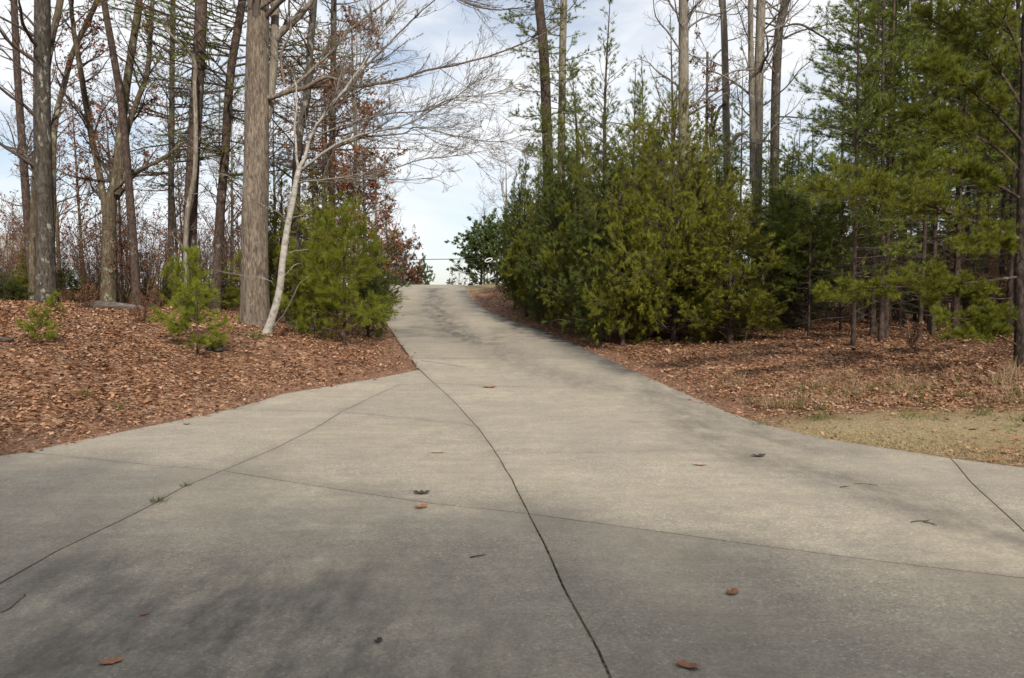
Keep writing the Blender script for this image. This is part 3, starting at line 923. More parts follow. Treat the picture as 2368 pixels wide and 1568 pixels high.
def limbs(C, R, rng, n1, t0, t1, ratio, up=0.10, wig=0.16, n2=6, n3=5, n4=0, ang=0.95, rmin=0.004, r2=0.45, r3=0.5, rr=0.5):
    geo = Geo(); ends = []
    A, RA = sprout(C, R, n1, t0, t1, ang, ratio, 9, wig * 0.8, np.array([0, 0, up * 0.5]), rng, rr, 0.012, 0.0, 0.25, 0.35)
    geo.add(*tubes(A, RA, 5))
    B, RB = sprout(A, RA, n2, 0.2, 0.98, 0.75, r2, 7, wig, np.array([0, 0, up * 0.5]), rng, 0.6, rmin * 1.5, 0.2, 0.3)
    geo.add(*tubes(B[:, ::2], RB[:, ::2], 3))
    E, RE_ = B, RB
    if n3:
        E, RE_ = sprout(B, RB, n3, 0.2, 1.0, 0.7, r3, 5, wig, np.array([0, 0, up * 0.4]), rng, 0.6, rmin, 0.2, 0.5)
        geo.add(*tubes(E[:, ::2], RE_[:, ::2], 3))
    if n4:
        E2, RE2 = sprout(E, RE_, n4, 0.2, 1.0, 0.65, 0.5, 4, wig, np.array([0, 0, up * 0.3]), rng, 0.7, rmin * 0.8, 0.2, 0.6)
        geo.add(*tubes(E2, RE2, 3))
        E = E2
    return geo, E, A

def conifer_crown(C, R, z0, H, width, whorls, per, rng, prof=1.2, upb=-0.05, upt=0.8, tuft_n=11, nl=0.11, nw=0.008, spread=0.55, n2=8, m=4, flat=0.7,
                  droop=0.0, sag=0.0, r2=0.42, dead=0, third=0, bot=0.6):
    """whorled branches with side twigs and needles round the trunk line C"""
    br = Geo(); cr = Geo()
    cz = C[0][:, 2]
    zs = np.repeat(np.linspace(z0, H * 0.985, whorls), per) + rng.normal(0, (H - z0) / whorls * 0.22, whorls * per)
    zs = np.clip(zs, z0 * 0.9, H * 0.995)
    fr = np.clip((zs - z0) / max(H - z0, 0.1), 0, 1)
    bx = np.interp(zs, cz, C[0][:, 0]); by = np.interp(zs, cz, C[0][:, 1])
    az = rng.uniform(0, 2 * np.pi, len(zs))
    L = width * np.maximum((1 - fr ** prof), 0.05) * (bot + (1 - bot) * np.minimum(fr * 4, 1)) * rng.uniform(0.6, 1.15, len(zs))
    upv = upb + (upt - upb) * fr + rng.normal(0, 0.08, len(zs))
    Dv = np.stack([np.cos(az), np.sin(az), upv], 1)
    B0 = np.stack([bx, by, zs], 1)
    A = grow(B0, Dv, np.maximum(L, 0.12), 7, 0.07, np.array([0, 0, 0.05 - sag]), rng)
    ra = np.interp(zs, cz, R[0]) * 0.32
    RA = np.maximum(np.minimum(ra, 0.012 * L + 0.004)[:, None] * np.linspace(1, 0.25, 7)[None], 0.003)
    br.add(*tubes(A, RA, 4))
    Bt, RB = sprout(A, RA, n2, 0.15, 0.98, 0.85, r2, 5, 0.1, np.array([0, 0, 0.05 - droop * 0.3]), rng, 0.6, 0.003, flat, 0.4, 0.5, 0.1, 1.35)
    br.add(*tubes(Bt[:, ::2], RB[:, ::2], 3))
    src = Bt
    if third:
        Tt, RT = sprout(Bt, RB, third, 0.2, 1.0, 0.7, 0.55, 4, 0.12, np.array([0, 0, 0.05]), rng, 0.7, 0.0025, flat * 0.6, 0.5, 0.4, 0.07, 1.0)
        src = Tt
    pt, dd = pick(src, m, 0.25, 1.0, rng, 1.0)
    tufts(cr, pt, dd + np.array([0, 0, 0.15 - droop]), tuft_n, nl, nw, spread, rng, droop * 0.5)
    pt, dd = pick(A, 3, 0.6, 1.0, rng, 0.8)
    tufts(cr, pt, dd, tuft_n, nl, nw, spread, rng, droop * 0.5)
    if dead:
        zz_ = rng.uniform(0.25, 1.0, dead) * z0 + 0.15
        bx = np.interp(zz_, cz, C[0][:, 0]); by = np.interp(zz_, cz, C[0][:, 1])
        az = rng.uniform(0, 2 * np.pi, dead)
        Dd = grow(np.stack([bx, by, zz_], 1), np.stack([np.cos(az), np.sin(az), rng.normal(0.1, 0.2, dead)], 1), rng.uniform(0.3, 0.9, dead) * width * 0.7, 6, 0.13, np.array([0, 0, -0.03]), rng)
        RD = np.maximum(0.007 * np.linspace(1, 0.3, 6)[None].repeat(dead, 0), 0.003)
        br.add(*tubes(Dd, RD, 3))
        D2, RD2 = sprout(Dd, RD, 3, 0.3, 1, 0.7, 0.4, 4, 0.15, np.array([0, 0, 0.]), rng, 0.6, 0.002)
        br.add(*tubes(D2, RD2, 3))
    return br, cr

def local_tree(name, label, cat, loc, rotz, scale, geos, group=None):
    r = thing(name, label, cat, loc, rotz, scale, group)
    for nm, me in geos:
        part(nm, me, r)
    return r

FIRST = {}
def plant(key, name, make, x, y, rotz, scale, label, cat, group=None, dz=-0.05):
    z = hz(x, y) + dz
    if key not in FIRST:
        FIRST[key] = local_tree(name, label, cat, (x, y, z), rotz, scale, make(), group)
        return FIRST[key]
    return copy_tree(FIRST[key], (x, y, z), rotz, scale, label, group)

def px_x(px, d):
    return at(px, 700, d)[0]

# ---- templates, each standing at the origin
def make_cedar(seed, H, W, mat, whorls, per, third, m, base=0.25, tn=9, nl=0.062, nw=0.013, prof=1.5):
    def f():
        rng = np.random.default_rng(seed)
        pts = [(0, 0, -0.1), (0.03, 0.02, H * 0.3), (-0.04, 0.03, H * 0.65), (0.02, 0, H)]
        tg, C, R = trunk_geo(pts, [H * 0.014, H * 0.011, H * 0.006, 0.006], 8, 18, 0.3, seed)
        br, cr = conifer_crown(C, R, base, H, W, whorls, per, rng, prof, 0.02, 0.9, tn, nl, nw, 0.36, 9, m, 0.2, -0.03, 0.0, 0.42, 6, third, 0.8)
        return [('trunk', tg.mesh('trunk', M['pine_bark'], smooth=True)), ('branches', br.mesh('branches', M['dark_twig'])), ('crown', cr.mesh('crown', mat))]
    return f
def make_pine(seed, H, z0, W, mat, whorls, per, n2=8, m=4, tn=11, nl=0.11, nw=0.009, dead=24, bark='pine_bark', r0=None, prof=1.3, spread=0.5, upb=-0.05, upt=0.9):
    def f():
        rng = np.random.default_rng(seed)
        lx = rng.normal(0, 0.012, 2) * H
        pts = [(0, 0, -0.1), (lx[0] * 0.4, lx[1] * 0.3, H * 0.3), (lx[0] * 0.2, lx[1], H * 0.65), (lx[0], lx[1], H)]
        rb = r0 or H * 0.0085
        tg, C, R = trunk_geo(pts, [rb, rb * 0.8, rb * 0.5, 0.008], 8, 18, 0.25, seed)
        br, cr = conifer_crown(C, R, z0, H, W, whorls, per, rng, prof, upb, upt, tn, nl, nw, spread, n2, m, 0.88, 0.0, 0.0, 0.42, dead)
        return [('trunk', tg.mesh('trunk', M[bark], smooth=True)), ('branches', br.mesh('branches', M['dark_twig'])), ('crown', cr.mesh('crown', mat))]
    return f
def make_young_pine(seed, H, W, whorls, per, m, mat='white_pine', tn=18, nl=0.15, nw=0.0045):
    def f():
        rng = np.random.default_rng(seed)
        pts = [(0, 0, -0.1), (0.02, 0.0, H * 0.4), (0, 0.02, H * 0.8), (0.01, 0, H)]
        tg, C, R = trunk_geo(pts, [H * 0.011, H * 0.009, H * 0.005, 0.005], 8, 14, 0.2, seed)
        br, cr = conifer_crown(C, R, H * 0.16, H, W, whorls, per, rng, 2.6, 0.15, 1.0, tn, nl, nw, 0.42, 7, m, 0.5, 0.12, 0.01, 0.42, 3, 0, 0.8)
        return [('trunk', tg.mesh('trunk', M['dark_bark'], smooth=True)), ('branches', br.mesh('branches', M['dark_twig'])), ('crown', cr.mesh('crown', M[mat]))]
    return f
def make_brush(seed, H, stems, nleaf, twig='red_twig', leaf='dead_leaf', ls=0.07):
    def f():
        rng = np.random.default_rng(seed)
        az = rng.uniform(0, 6.28, stems); sp = rng.uniform(0.05, 0.5, stems)
        B = np.stack([np.cos(az) * 0.25 * sp, np.sin(az) * 0.25 * sp, np.full(stems, -0.05)], 1)
        A = grow(B, np.stack([np.cos(az) * sp, np.sin(az) * sp, np.ones(stems)], 1), H * rng.uniform(0.6, 1.1, stems), 8, 0.10, np.array([0, 0, 0.03]), rng)
        RA = np.maximum(0.012 * np.linspace(1, 0.3, 8)[None].repeat(stems, 0), 0.004)
        st = Geo(); st.add(*tubes(A, RA, 4))
        tw = Geo()
        Bt, RB = sprout(A, RA, 9, 0.2, 1.0, 0.8, 0.35, 5, 0.18, np.array([0, 0, 0.06]), rng, 0.6, 0.004)
        tw.add(*tubes(Bt, RB, 3))
        E, RE_ = sprout(Bt, RB, 5, 0.2, 1.0, 0.7, 0.5, 4, 0.18, np.array([0, 0, 0.05]), rng, 0.6, 0.003)
        tw.add(*tubes(E, RE_, 3))
        out = [('stems', st.mesh('stems', M[twig])), ('twigs', tw.mesh('twigs', M[twig]))]
        if nleaf:
            lv = Geo()
            p, d = pick(E, max(1, nleaf // len(E)), 0.2, 1.0, rng) if nleaf >= len(E) else pick(E[rng.choice(len(E), nleaf, False)], 1, 0.2, 1, rng)
            leaves(lv, p, ls, rng, 0.0, 0.5, 0.5)
            out.append(('foliage', lv.mesh('foliage', M[leaf])))
        return out
    return f
def make_broadleaf(seed, H, W, nleaf, leaf, ls=0.16):
    def f():
        rng = np.random.default_rng(seed)
        tg, C, R = trunk_geo([(0, 0, -0.1), (0.05, 0, H * 0.5), (0, 0.05, H * 0.95)], [H * 0.02, H * 0.013, 0.02], 8, 12, 0.2, seed)
        geo, E, A = limbs(C, R, rng, 52, 0.05, 0.97, 0.36 * W / H * 2, 0.10, 0.10, 7, 3, 0, 1.15)
        lv = Geo()
        p, d = pick(E, max(1, nleaf // len(E)), 0.2, 1.0, rng)
        leaves(lv, p, ls, rng, 0.0, 0.1, 0.45)
        return [('trunk', tg.mesh('trunk', M['dark_bark'], smooth=True)), ('branches', geo.mesh('branches', M['dark_twig'])), ('crown', lv.mesh('crown', M[leaf]))]
    return f
def make_bare(seed, H, r0, bark, twig, n1=26, t0=0.35, ratio=0.28, n2=7, n3=6, n4=0, nleaf=0, leaf='dead_leaf', ls=0.09, lean=0.02, ang=0.85):
    def f():
        rng = np.random.default_rng(seed)
        lx = rng.normal(0, lean, 2) * H
        tg, C, R = trunk_geo([(0, 0, -0.1), (lx[0] * 0.3, lx[1] * 0.4, H * 0.35), (lx[0] * 0.8, lx[1] * 0.5, H * 0.7), (lx[0], lx[1], H)],
                             [r0, r0 * 0.85, r0 * 0.5, 0.012], 9, 20, 0.3, seed)
        geo, E, A = limbs(C, R, rng, n1, t0, 1.0, ratio, 0.12, 0.15, n2, n3, n4, ang)
        out = [('trunk', tg.mesh('trunk', M[bark], smooth=True)), ('branches', geo.mesh('branches', M[twig]))]
        if nleaf:
            lv = Geo()
            p, d = pick(E, max(1, nleaf // len(E)), 0.2, 1.0, rng) if nleaf >= len(E) else pick(E[rng.choice(len(E), nleaf, False)], 1, 0.2, 1, rng)
            leaves(lv, p, ls, rng, 0.0, 0.6, 0.55)
            out.append(('dead_leaves', lv.mesh('dead_leaves', M[leaf])))
        return out
    return f

def tall(name, label, cat, pts_px, d, w, H, bark, twig, seed, kind='oak', group=None, sides=12, flare=0.3, stubs=None, **k):
    P, rad, z0 = image_trunk(pts_px, d, w, H)
    root = thing(name, label, cat, (P[0][0], P[0][1], z0), group=group)
    o = root.location
    rng = np.random.default_rng(seed)
    tg, C, R = trunk_geo(P, rad, sides, 36, flare, seed)
    part('trunk', tg.mesh('trunk', M[bark], o, True), root)
    if kind == 'oak':
        big = k.get('big', False)
        geo, E, A = limbs(C, R, rng, int(k.get('n1', 16) * (1 if big else 1.6)), k.get('t0', 0.35) - (0 if big else 0.15), 1.0, k.get('ratio', 0.24) * (1 if big else 0.8), k.get('up', 0.08), k.get('wig', 0.17), k.get('n2', 6), k.get('n3', 6), k.get('n4', 0), k.get('ang', 1.0), rr=0.5 if big else 0.3)
        part('branches', geo.mesh('branches', M[twig], o), root)
        nl = k.get('nleaf', 0)
        if nl:
            lv = Geo()
            p, _ = pick(E, max(1, nl // len(E)), 0.2, 1.0, rng) if nl >= len(E) else pick(E[rng.choice(len(E), nl, False)], 1, 0.2, 1, rng)
            leaves(lv, p, k.get('ls', 0.09), rng, 0.0, 0.6, 0.55)
            part('dead_leaves', lv.mesh('dead_leaves', M[k.get('leaf', 'dead_leaf')], o), root)
    else:
        br, cr = conifer_crown(C, R, z0 + k.get('zc', 4.0), C[0][-1][2], k.get('width', 2.0), k.get('whorls', 16), k.get('per', 4), rng, 1.6, k.get('upb', -0.1), 0.6,
                               k.get('tn', 11), 0.12, 0.010, 0.55, k.get('n2', 7), k.get('m', 3), 0.5, 0.05, 0.01, 0.42, k.get('dead', 10))
        part('branches', br.mesh('branches', M[twig], o), root)
        part('crown', cr.mesh('crown', M[k.get('mat', 'pine')], o), root)
    return root, C, R, rng, o

def add_limb(root, o, pts, r0, r1, bark, twig, rng, d=None, n=22, tw=(10, 6, 4), sides=7, ratio=0.28, up=0.05, t0=0.2, name='limb', depth=0.0, rmin=0.003, flat=0.4):
    """one limb through picture points at distance d (drifting by depth metres towards its tip) with its twigs"""
    Q = [at(px, py, d + depth * i / max(len(pts) - 1, 1)) for i, (px, py) in enumerate(pts)] if d else pts
    C = curve(Q, n)
    C[1:-1] += rng.normal(0, 0.006, (n - 2, 3))
    R = np.interp(np.linspace(0, 1, n), [0, 1], [r0, r1])
    g = Geo(); g.add(*tubes(C[None], R[None], sides))
    l = part(name, g.mesh(name, M[bark], o, True), root)
    if tw:
        gt = Geo()
        A, RA = sprout(C[None], R[None], tw[0], t0, 1.0, 0.6, ratio, 9, 0.12, np.array([0, 0, up]), rng, 0.5, rmin * 1.4, flat, 0.3, 0.35)
        gt.add(*tubes(A, RA, 4))
        E = A
        if tw[1]:
            B, RB = sprout(A, RA, tw[1], 0.15, 1.0, 0.6, 0.45, 6, 0.12, np.array([0, 0, up]), rng, 0.6, rmin, flat * 0.7, 0.4)
            gt.add(*tubes(B, RB, 3)); E = B
            if len(tw) > 2 and tw[2]:
                E, RE_ = sprout(B, RB, tw[2], 0.2, 1.0, 0.6, 0.5, 4, 0.12, np.array([0, 0, up]), rng, 0.7, rmin * 0.85, 0.2, 0.6)
                gt.add(*tubes(E[:, ::3], RE_[:, ::3], 3))
        part('twigs', gt.mesh('twigs', M[twig], o), l)
    return l, C

# ------------------------------------------------------------------ left bank: the big oak and the pale sapling
base = G(590, 752)
OD = float(base[1])
root, C, R, rng, o = tall('oak_tree', 'massive grey oak trunk, thickest tree in view, behind the pale leaning sapling', 'tree',
                          [(590, 752), (589, 640), (588, 520), (592, 380), (595, 240), (597, 100), (598, 0)], OD, (70, 51), 17, 'oak_bark', 'twig', 3, 'oak',
                          sides=22, flare=0.22, big=True, n1=9, t0=0.62, ratio=0.25, n2=6, n3=5)
add_limb(root, o, [(604, 300), (622, 250), (632, 150), (636, 60), (640, -60), (648, -250)], 0.115, 0.07, 'pale_bark', 'twig', rng, OD + 0.15, tw=(6, 5, 4), up=0.06, t0=0.45, sides=10)
add_limb(root, o, [(638, 90), (652, 72), (693, 36), (723, 0), (790, -90)], 0.10, 0.04, 'pale_bark', 'twig', rng, OD + 0.15, tw=(7, 6, 5))
add_limb(root, o, [(610, 230), (640, 222), (665, 212), (700, 205), (735, 187), (760, 178), (816, 197), (855, 197), (937, 179), (986, 163), (1109, 137), (1239, 88), (1310, 46)],
         0.062, 0.011, 'oak_bark', 'twig', rng, OD, n=40, tw=(22, 8, 5), ratio=0.2, depth=-1.2, t0=0.25)
add_limb(root, o, [(650, 218), (683, 195), (725, 158), (767, 120), (806, 72), (898, 0), (990, -70)], 0.045, 0.016, 'pale_bark', 'twig', rng, OD - 0.1, n=26, tw=(18, 8, 5), ratio=0.25, t0=0.15)
add_limb(root, o, [(600, 20), (700, -40), (860, -60), (1010, -20), (1120, 20), (1210, 18)], 0.05, 0.01, 'oak_bark', 'twig', rng, OD - 0.2, n=26, tw=(18, 8, 5), ratio=0.25, depth=-1.5)
add_limb(root, o, [(660, 200), (650, 130), (672, 70), (668, 0), (690, -60)], 0.035, 0.015, 'oak_bark', 'twig', rng, OD - 0.1, tw=(10, 7, 5), ratio=0.35)
add_limb(root, o, [(816, 197), (850, 150), (905, 95), (960, 40), (1040, -30)], 0.03, 0.01, 'oak_bark', 'twig', rng, OD - 0.4, tw=(14, 7, 5), ratio=0.3)

sb = G(612, 772)
SD = float(sb[1])
sap = thing('sapling', 'pale smooth barked leaning sapling whose long bare limbs arch over the driveway', 'tree', tuple(sb))
o = sap.location
rng = np.random.default_rng(8)
P = [np.array([sb[0] - 0.05, SD, sb[2] - 0.1])] + [at(px, py, SD) for px, py in [(622, 755), (645, 678), (654, 600), (664, 530), (677, 466), (686, 415), (694, 380)]]
tg, C, R = trunk_geo(P, [0.112, 0.085, 0.074, 0.068, 0.064, 0.060, 0.056, 0.05], 14, 30, 0.45, 4, 0.03, 0.16)
part('trunk', tg.mesh('trunk', M['white_bark'], o, True), sap)
def SL(pts, r0, r1, **k):
    add_limb(sap, o, pts, r0, r1, 'white_bark' if r0 > 0.03 else 'pale_bark', 'pale_twig', rng, SD, **k)
SL([(692, 388), (702, 370), (722, 309), (767, 244), (816, 182), (852, 130), (884, 65), (924, 20), (990, -60)], 0.044, 0.012, n=30, tw=(36, 8, 4), ratio=0.33, t0=0.2)
SL([(690, 392), (687, 375), (684, 330), (682, 293), (686, 230), (680, 170)], 0.032, 0.012, tw=(10, 6, 4), ratio=0.35)
SL([(725, 312), (745, 308), (793, 290), (865, 270), (924, 260), (972, 257), (1028, 241), (1093, 195), (1125, 176)], 0.022, 0.006, n=30, tw=(28, 8, 4), ratio=0.33, depth=-0.8)
SL([(692, 396), (715, 378), (764, 342), (832, 312), (920, 293), (963, 277), (1011, 244), (1060, 225), (1125, 218), (1207, 192)], 0.032, 0.006, n=34, tw=(36, 8, 4), ratio=0.32, depth=-1.2)
SL([(687, 425), (702, 420), (767, 413), (832, 404), (914, 387), (979, 368), (1044, 361), (1125, 348)], 0.024, 0.005, n=28, tw=(30, 8, 4), ratio=0.32, depth=-1.0)
SL([(764, 342), (800, 330), (849, 316), (930, 309), (963, 293), (1021, 306), (1077, 319), (1151, 327), (1223, 309)], 0.022, 0.005, n=30, tw=(30, 8, 4), ratio=0.33, depth=-1.4)
SL([(767, 413), (830, 412), (924, 415), (1002, 415), (1044, 433)], 0.010, 0.004, tw=(8, 5, 3), ratio=0.32, depth=-0.8)
SL([(900, 293), (960, 300), (1010, 330), (1060, 345), (1110, 380)], 0.010, 0.004, tw=(9, 5, 3), ratio=0.35, depth=-0.8)
SL([(665, 510), (655, 503), (640, 488), (620, 484), (588, 456), (540, 413), (505, 400)], 0.016, 0.005, tw=(9, 5, 3), ratio=0.3, depth=-0.6)
SL([(634, 662), (628, 652), (602, 642), (553, 636), (508, 626), (470, 600)], 0.012, 0.004, tw=(10, 4, 2), ratio=0.35, depth=-0.5)
SL([(654, 596), (665, 588), (684, 580), (713, 577)], 0.016, 0.009, tw=None)
SL([(648, 645), (660, 634), (684, 613), (692, 609)], 0.018, 0.012, tw=None)
SL([(668, 506), (690, 500), (715, 488), (745, 470)], 0.014, 0.005, tw=(5, 4, 0), ratio=0.4)
SL([(620, 768), (650, 735), (672, 700), (690, 660), (712, 640)], 0.014, 0.008, tw=None, depth=-0.4)

# ------------------------------------------------------------------ left bank: trunks from left to right
tall('pine_tree', 'slim brown trunk at the left picture edge, left of the lichen spotted dark trunk', 'tree',
     [(76, 690), (62, 480), (45, 240), (32, 0)], 24, (21, 15), 17, 'pine_bark', 'dark_twig', 21, 'oak', n1=14, t0=0.25, ratio=0.16, n2=6, n3=5)
tall('gum_tree', 'thick dark trunk mottled with pale lichen near the left edge', 'tree',
     [(106, 716), (105, 560), (100, 380), (98, 180), (97, 0)], 20, (44, 36), 17, 'dark_bark', 'dark_twig', 22, 'oak', n1=12, t0=0.4, ratio=0.2, n2=6, n3=5, flare=0.45)
tall('oak_tree', 'leaning tan trunk half hidden behind the lichen spotted dark trunk', 'tree',
     [(74, 690), (78, 480), (95, 260), (118, 100), (140, 0)], 23, (15, 16), 16, 'brown_bark', 'twig', 23, 'oak', n1=14, t0=0.35, ratio=0.2, n2=6, n3=5, nleaf=420)
tall('oak_tree', 'thin forked oak leaning right with clinging brown leaves, beside the lichen spotted trunk', 'tree',
     [(118, 680), (122, 480), (126, 300), (150, 190), (172, 114), (225, 0)], 26, (14, 13), 15, 'brown_bark', 'twig', 24, 'oak', n1=18, t0=0.25, ratio=0.22, n2=7, n3=5, nleaf=2600, ls=0.1)
r4, C4, R4, g4, o4 = tall('oak_tree', 'many stemmed brown oak splitting low into a fan of steep stems', 'tree',
     [(250, 680), (252, 560), (255, 470), (268, 420), (280, 310), (293, 195), (322, 0)], 24, (36, 16), 16, 'brown_bark', 'dark_twig', 25, 'oak', n1=14, t0=0.4, ratio=0.2, n2=7, n3=5, nleaf=2200, ls=0.1)
add_limb(r4, o4, [(246, 500), (234, 423), (208, 293), (186, 163), (172, 80), (163, 0), (150, -120)], 0.11, 0.05, 'brown_bark', 'dark_twig', g4, 23.9, n=26, tw=(18, 7, 5), sides=9, ratio=0.28)
add_limb(r4, o4, [(272, 450), (285, 340), (313, 244), (338, 179), (348, 80), (352, 0), (360, -120)], 0.10, 0.05, 'brown_bark', 'dark_twig', g4, 23.8, n=26, tw=(18, 7, 5), sides=9, ratio=0.28)
add_limb(r4, o4, [(262, 440), (309, 400), (375, 368), (428, 330), (480, 320)], 0.07, 0.025, 'brown_bark', 'dark_twig', g4, 23.7, n=20, tw=(16, 7, 4), ratio=0.35)
add_limb(r4, o4, [(208, 293), (180, 250), (150, 215), (120, 160)], 0.05, 0.02, 'brown_bark', 'dark_twig', g4, 23.9, n=16, tw=(12, 7, 4), ratio=0.4)
tall('pine_tree', 'slim straight grey trunk leaning left in front of the many stemmed oak', 'tree',
     [(318, 684), (303, 488), (283, 260), (260, 114), (240, 0)], 23, (21, 15), 16, 'pine_bark', 'dark_twig', 26, 'pine', zc=9.0, width=2.2, whorls=8, per=4, dead=26)
r6, C6, R6, g6, o6 = tall('pine_tree', 'reddish pine trunk with a crooked pale stem running up its face', 'tree',
     [(438, 660), (440, 509), (449, 326), (458, 160), (466, 0)], 22, (34, 29), 18, 'pine_bark', 'dark_twig', 27, 'pine', zc=6.0, width=3.0, whorls=16, per=4, dead=14)
tall('sapling', 'thin pale crooked stem climbing in front of the reddish pine trunk', 'tree',
     [(432, 655), (431, 520), (450, 400), (453, 300), (450, 200), (447, 135), (395, 80), (380, 60)], 21.3, (13, 8), 6, 'pale_bark', 'pale_twig', 28, 'oak', n1=14, t0=0.2, ratio=0.14, n2=5, n3=4, sides=9)
tall('pine_tree', 'rough dark pine with many short dead limbs left of the massive oak', 'tree',
     [(498, 645), (508, 508), (521, 358), (534, 163), (560, 0)], 23, (24, 19), 17, 'pine_bark', 'dark_twig', 29, 'pine', zc=4.0, width=3.6, whorls=20, per=5, dead=40, m=4, n2=8)
tall('oak_tree', 'dark upright trunk behind the forks of the pale sapling', 'tree',
     [(678, 640), (684, 480), (690, 325), (709, 228), (718, 100), (726, 0)], 22, (24, 16), 15, 'dark_bark', 'dark_twig', 30, 'oak', n1=24, t0=0.25, ratio=0.24, n2=8, n3=6, nleaf=700)
tall('oak_tree', 'oak thick with russet dead leaves behind the young pines at the driveway', 'tree',
     [(812, 640), (815, 540), (820, 430), (822, 330), (818, 230)], 27, (13, 8), 11, 'brown_bark', 'twig', 31, 'oak', n1=34, t0=0.2, ratio=0.26, n2=8, n3=6, nleaf=7000, ls=0.105, ang=1.15, up=0.02)
tall('oak_tree', 'second slimmer oak with russet leaves left of the russet oak', 'tree',
     [(745, 640), (748, 520), (755, 400), (752, 280)], 29, (12, 7), 11, 'brown_bark', 'twig', 32, 'oak', n1=26, t0=0.25, ratio=0.26, n2=8, n3=5, nleaf=3200, ls=0.1, ang=1.1, up=0.02)
tall('pine_tree', 'tall dark green pine showing between the massive oak and its long limb', 'tree',
     [(765, 640), (768, 400), (770, 200), (772, 0)], 34, (18, 14), 19, 'dark_bark', 'dark_twig', 33, 'pine', zc=4.0, width=4.4, whorls=20, per=5, dead=14, mat='far_pine', n2=9, m=4)
tall('pine_tree', 'dark green pine in the gap between the fanned oak and the reddish pine', 'tree',
     [(395, 640), (396, 400), (398, 200), (400, 0)], 33, (15, 12), 17, 'dark_bark', 'dark_twig', 34, 'pine', zc=4.5, width=4.0, whorls=20, per=5, dead=16, mat='far_pine', n2=9, m=4)

# ------------------------------------------------------------------ left bank: young evergreens
def young(px, py, key, make, rot, sc, label, name='pine_tree', cat='tree', group=None, d=None):
    p = G(px, py) if d is None else np.array([px_x(px, d), d, 0])
    return plant(key, name, make, float(p[0]), float(p[1]), rot, sc, label, cat, group)
wpA = make_young_pine(41, 3.2, 1.5, 10, 6, 8)
wpB = make_young_pine(42, 1.45, 0.85, 6, 6, 6)
wpC = make_young_pine(43, 1.4, 0.8, 5, 5, 6)
young(795, 742, 'wpA', wpA, 0.4, (1.0, 1.0, 1.12), 'fullest young pine with soft yellow green needles beside the driveway', d=18.6)
young(727, 781, 'wpB', wpB, 1.2, (1.15, 1.15, 1.15), 'low young pine with bright soft needles at the foot of the pale sapling')
young(455, 820, 'wpC', wpC, 0.2, (0.9, 0.9, 0.84), 'little pine with a bare dark stem standing alone on the leaf covered bank')
young(436, 735, 'wpB', wpB, 2.5, (0.7, 0.7, 1.0), d=17.5, label= 'thin young pine just behind the lone little pine on the bank')
young(665, 715, 'wpC', wpC, 4.0, (0.9, 0.9, 0.85), 'small soft pine directly behind the stem of the pale sapling')
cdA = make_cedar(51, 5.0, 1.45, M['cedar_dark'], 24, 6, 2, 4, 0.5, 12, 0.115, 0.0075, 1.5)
cdB = make_cedar(52, 4.6, 1.4, M['cedar'], 22, 6, 2, 4, 0.45, 12, 0.115, 0.0075, 1.5)
young(850, 752, 'cdA', cdA, 0.3, (0.46, 0.46, 0.5), d=20.5, label= 'small dark cedar at the left driveway edge beside the full young pine', name='cedar_tree')
young(872, 712, 'cdA', cdA, 1.3, (0.55, 0.55, 0.55), 'dark cedar further up the left driveway edge', 'cedar_tree', d=24)
young(655, 700, 'cdB', cdB, 2.1, (1.0, 1.0, 0.95), 'olive cedar filling the gap right of the massive oak', 'cedar_tree', d=22)
young(735, 700, 'cdB', cdB, 4.1, (0.95, 0.95, 1.0), 'olive cedar behind the full young pine', 'cedar_tree', d=23)
young(12, 700, 'cdA', cdA, 0.0, (0.5, 0.5, 0.17), 'squat green bush at the left picture edge below the dark rail', 'cedar_bush', 'bush', d=20)
seedG = 'evergreen seedlings on the left bank'
for i, (px, py, s, lb) in enumerate([(92, 790, 0.38, 'tiny green pine seedling in the leaves at the far left of the bank'),
                                     (130, 722, 0.30, 'green seedling at the foot of the lichen spotted trunk')]):
    young(px, py, 'wpC', wpC, i * 1.3, s, lb, 'pine_seedling', 'seedling', seedG)
holA = make_broadleaf(61, 4.2, 2.6, 9000, 'magnolia', 0.11)
young(897, 700, 'hol', holA, 0.0, (0.62, 0.62, 0.58), 'glossy green holly at the left edge just below the hill crest', 'holly_tree', d=31)

rus = make_broadleaf(66, 5.4, 3.2, 6500, 'dead_leaf', 0.10)
plant('rus', 'oak_tree', rus, px_x(842, 27.5), 27.5, 0.0, (0.95, 0.95, 1.0), 'low branched young oak full of russet leaves above the full young pine, by the drive', 'tree')
plant('rus', 'oak_tree', rus, px_x(770, 31.0), 31.0, 2.0, (0.9, 0.9, 0.95), 'russet leaved young oak seen between the pale sapling and the full young pine', 'tree')

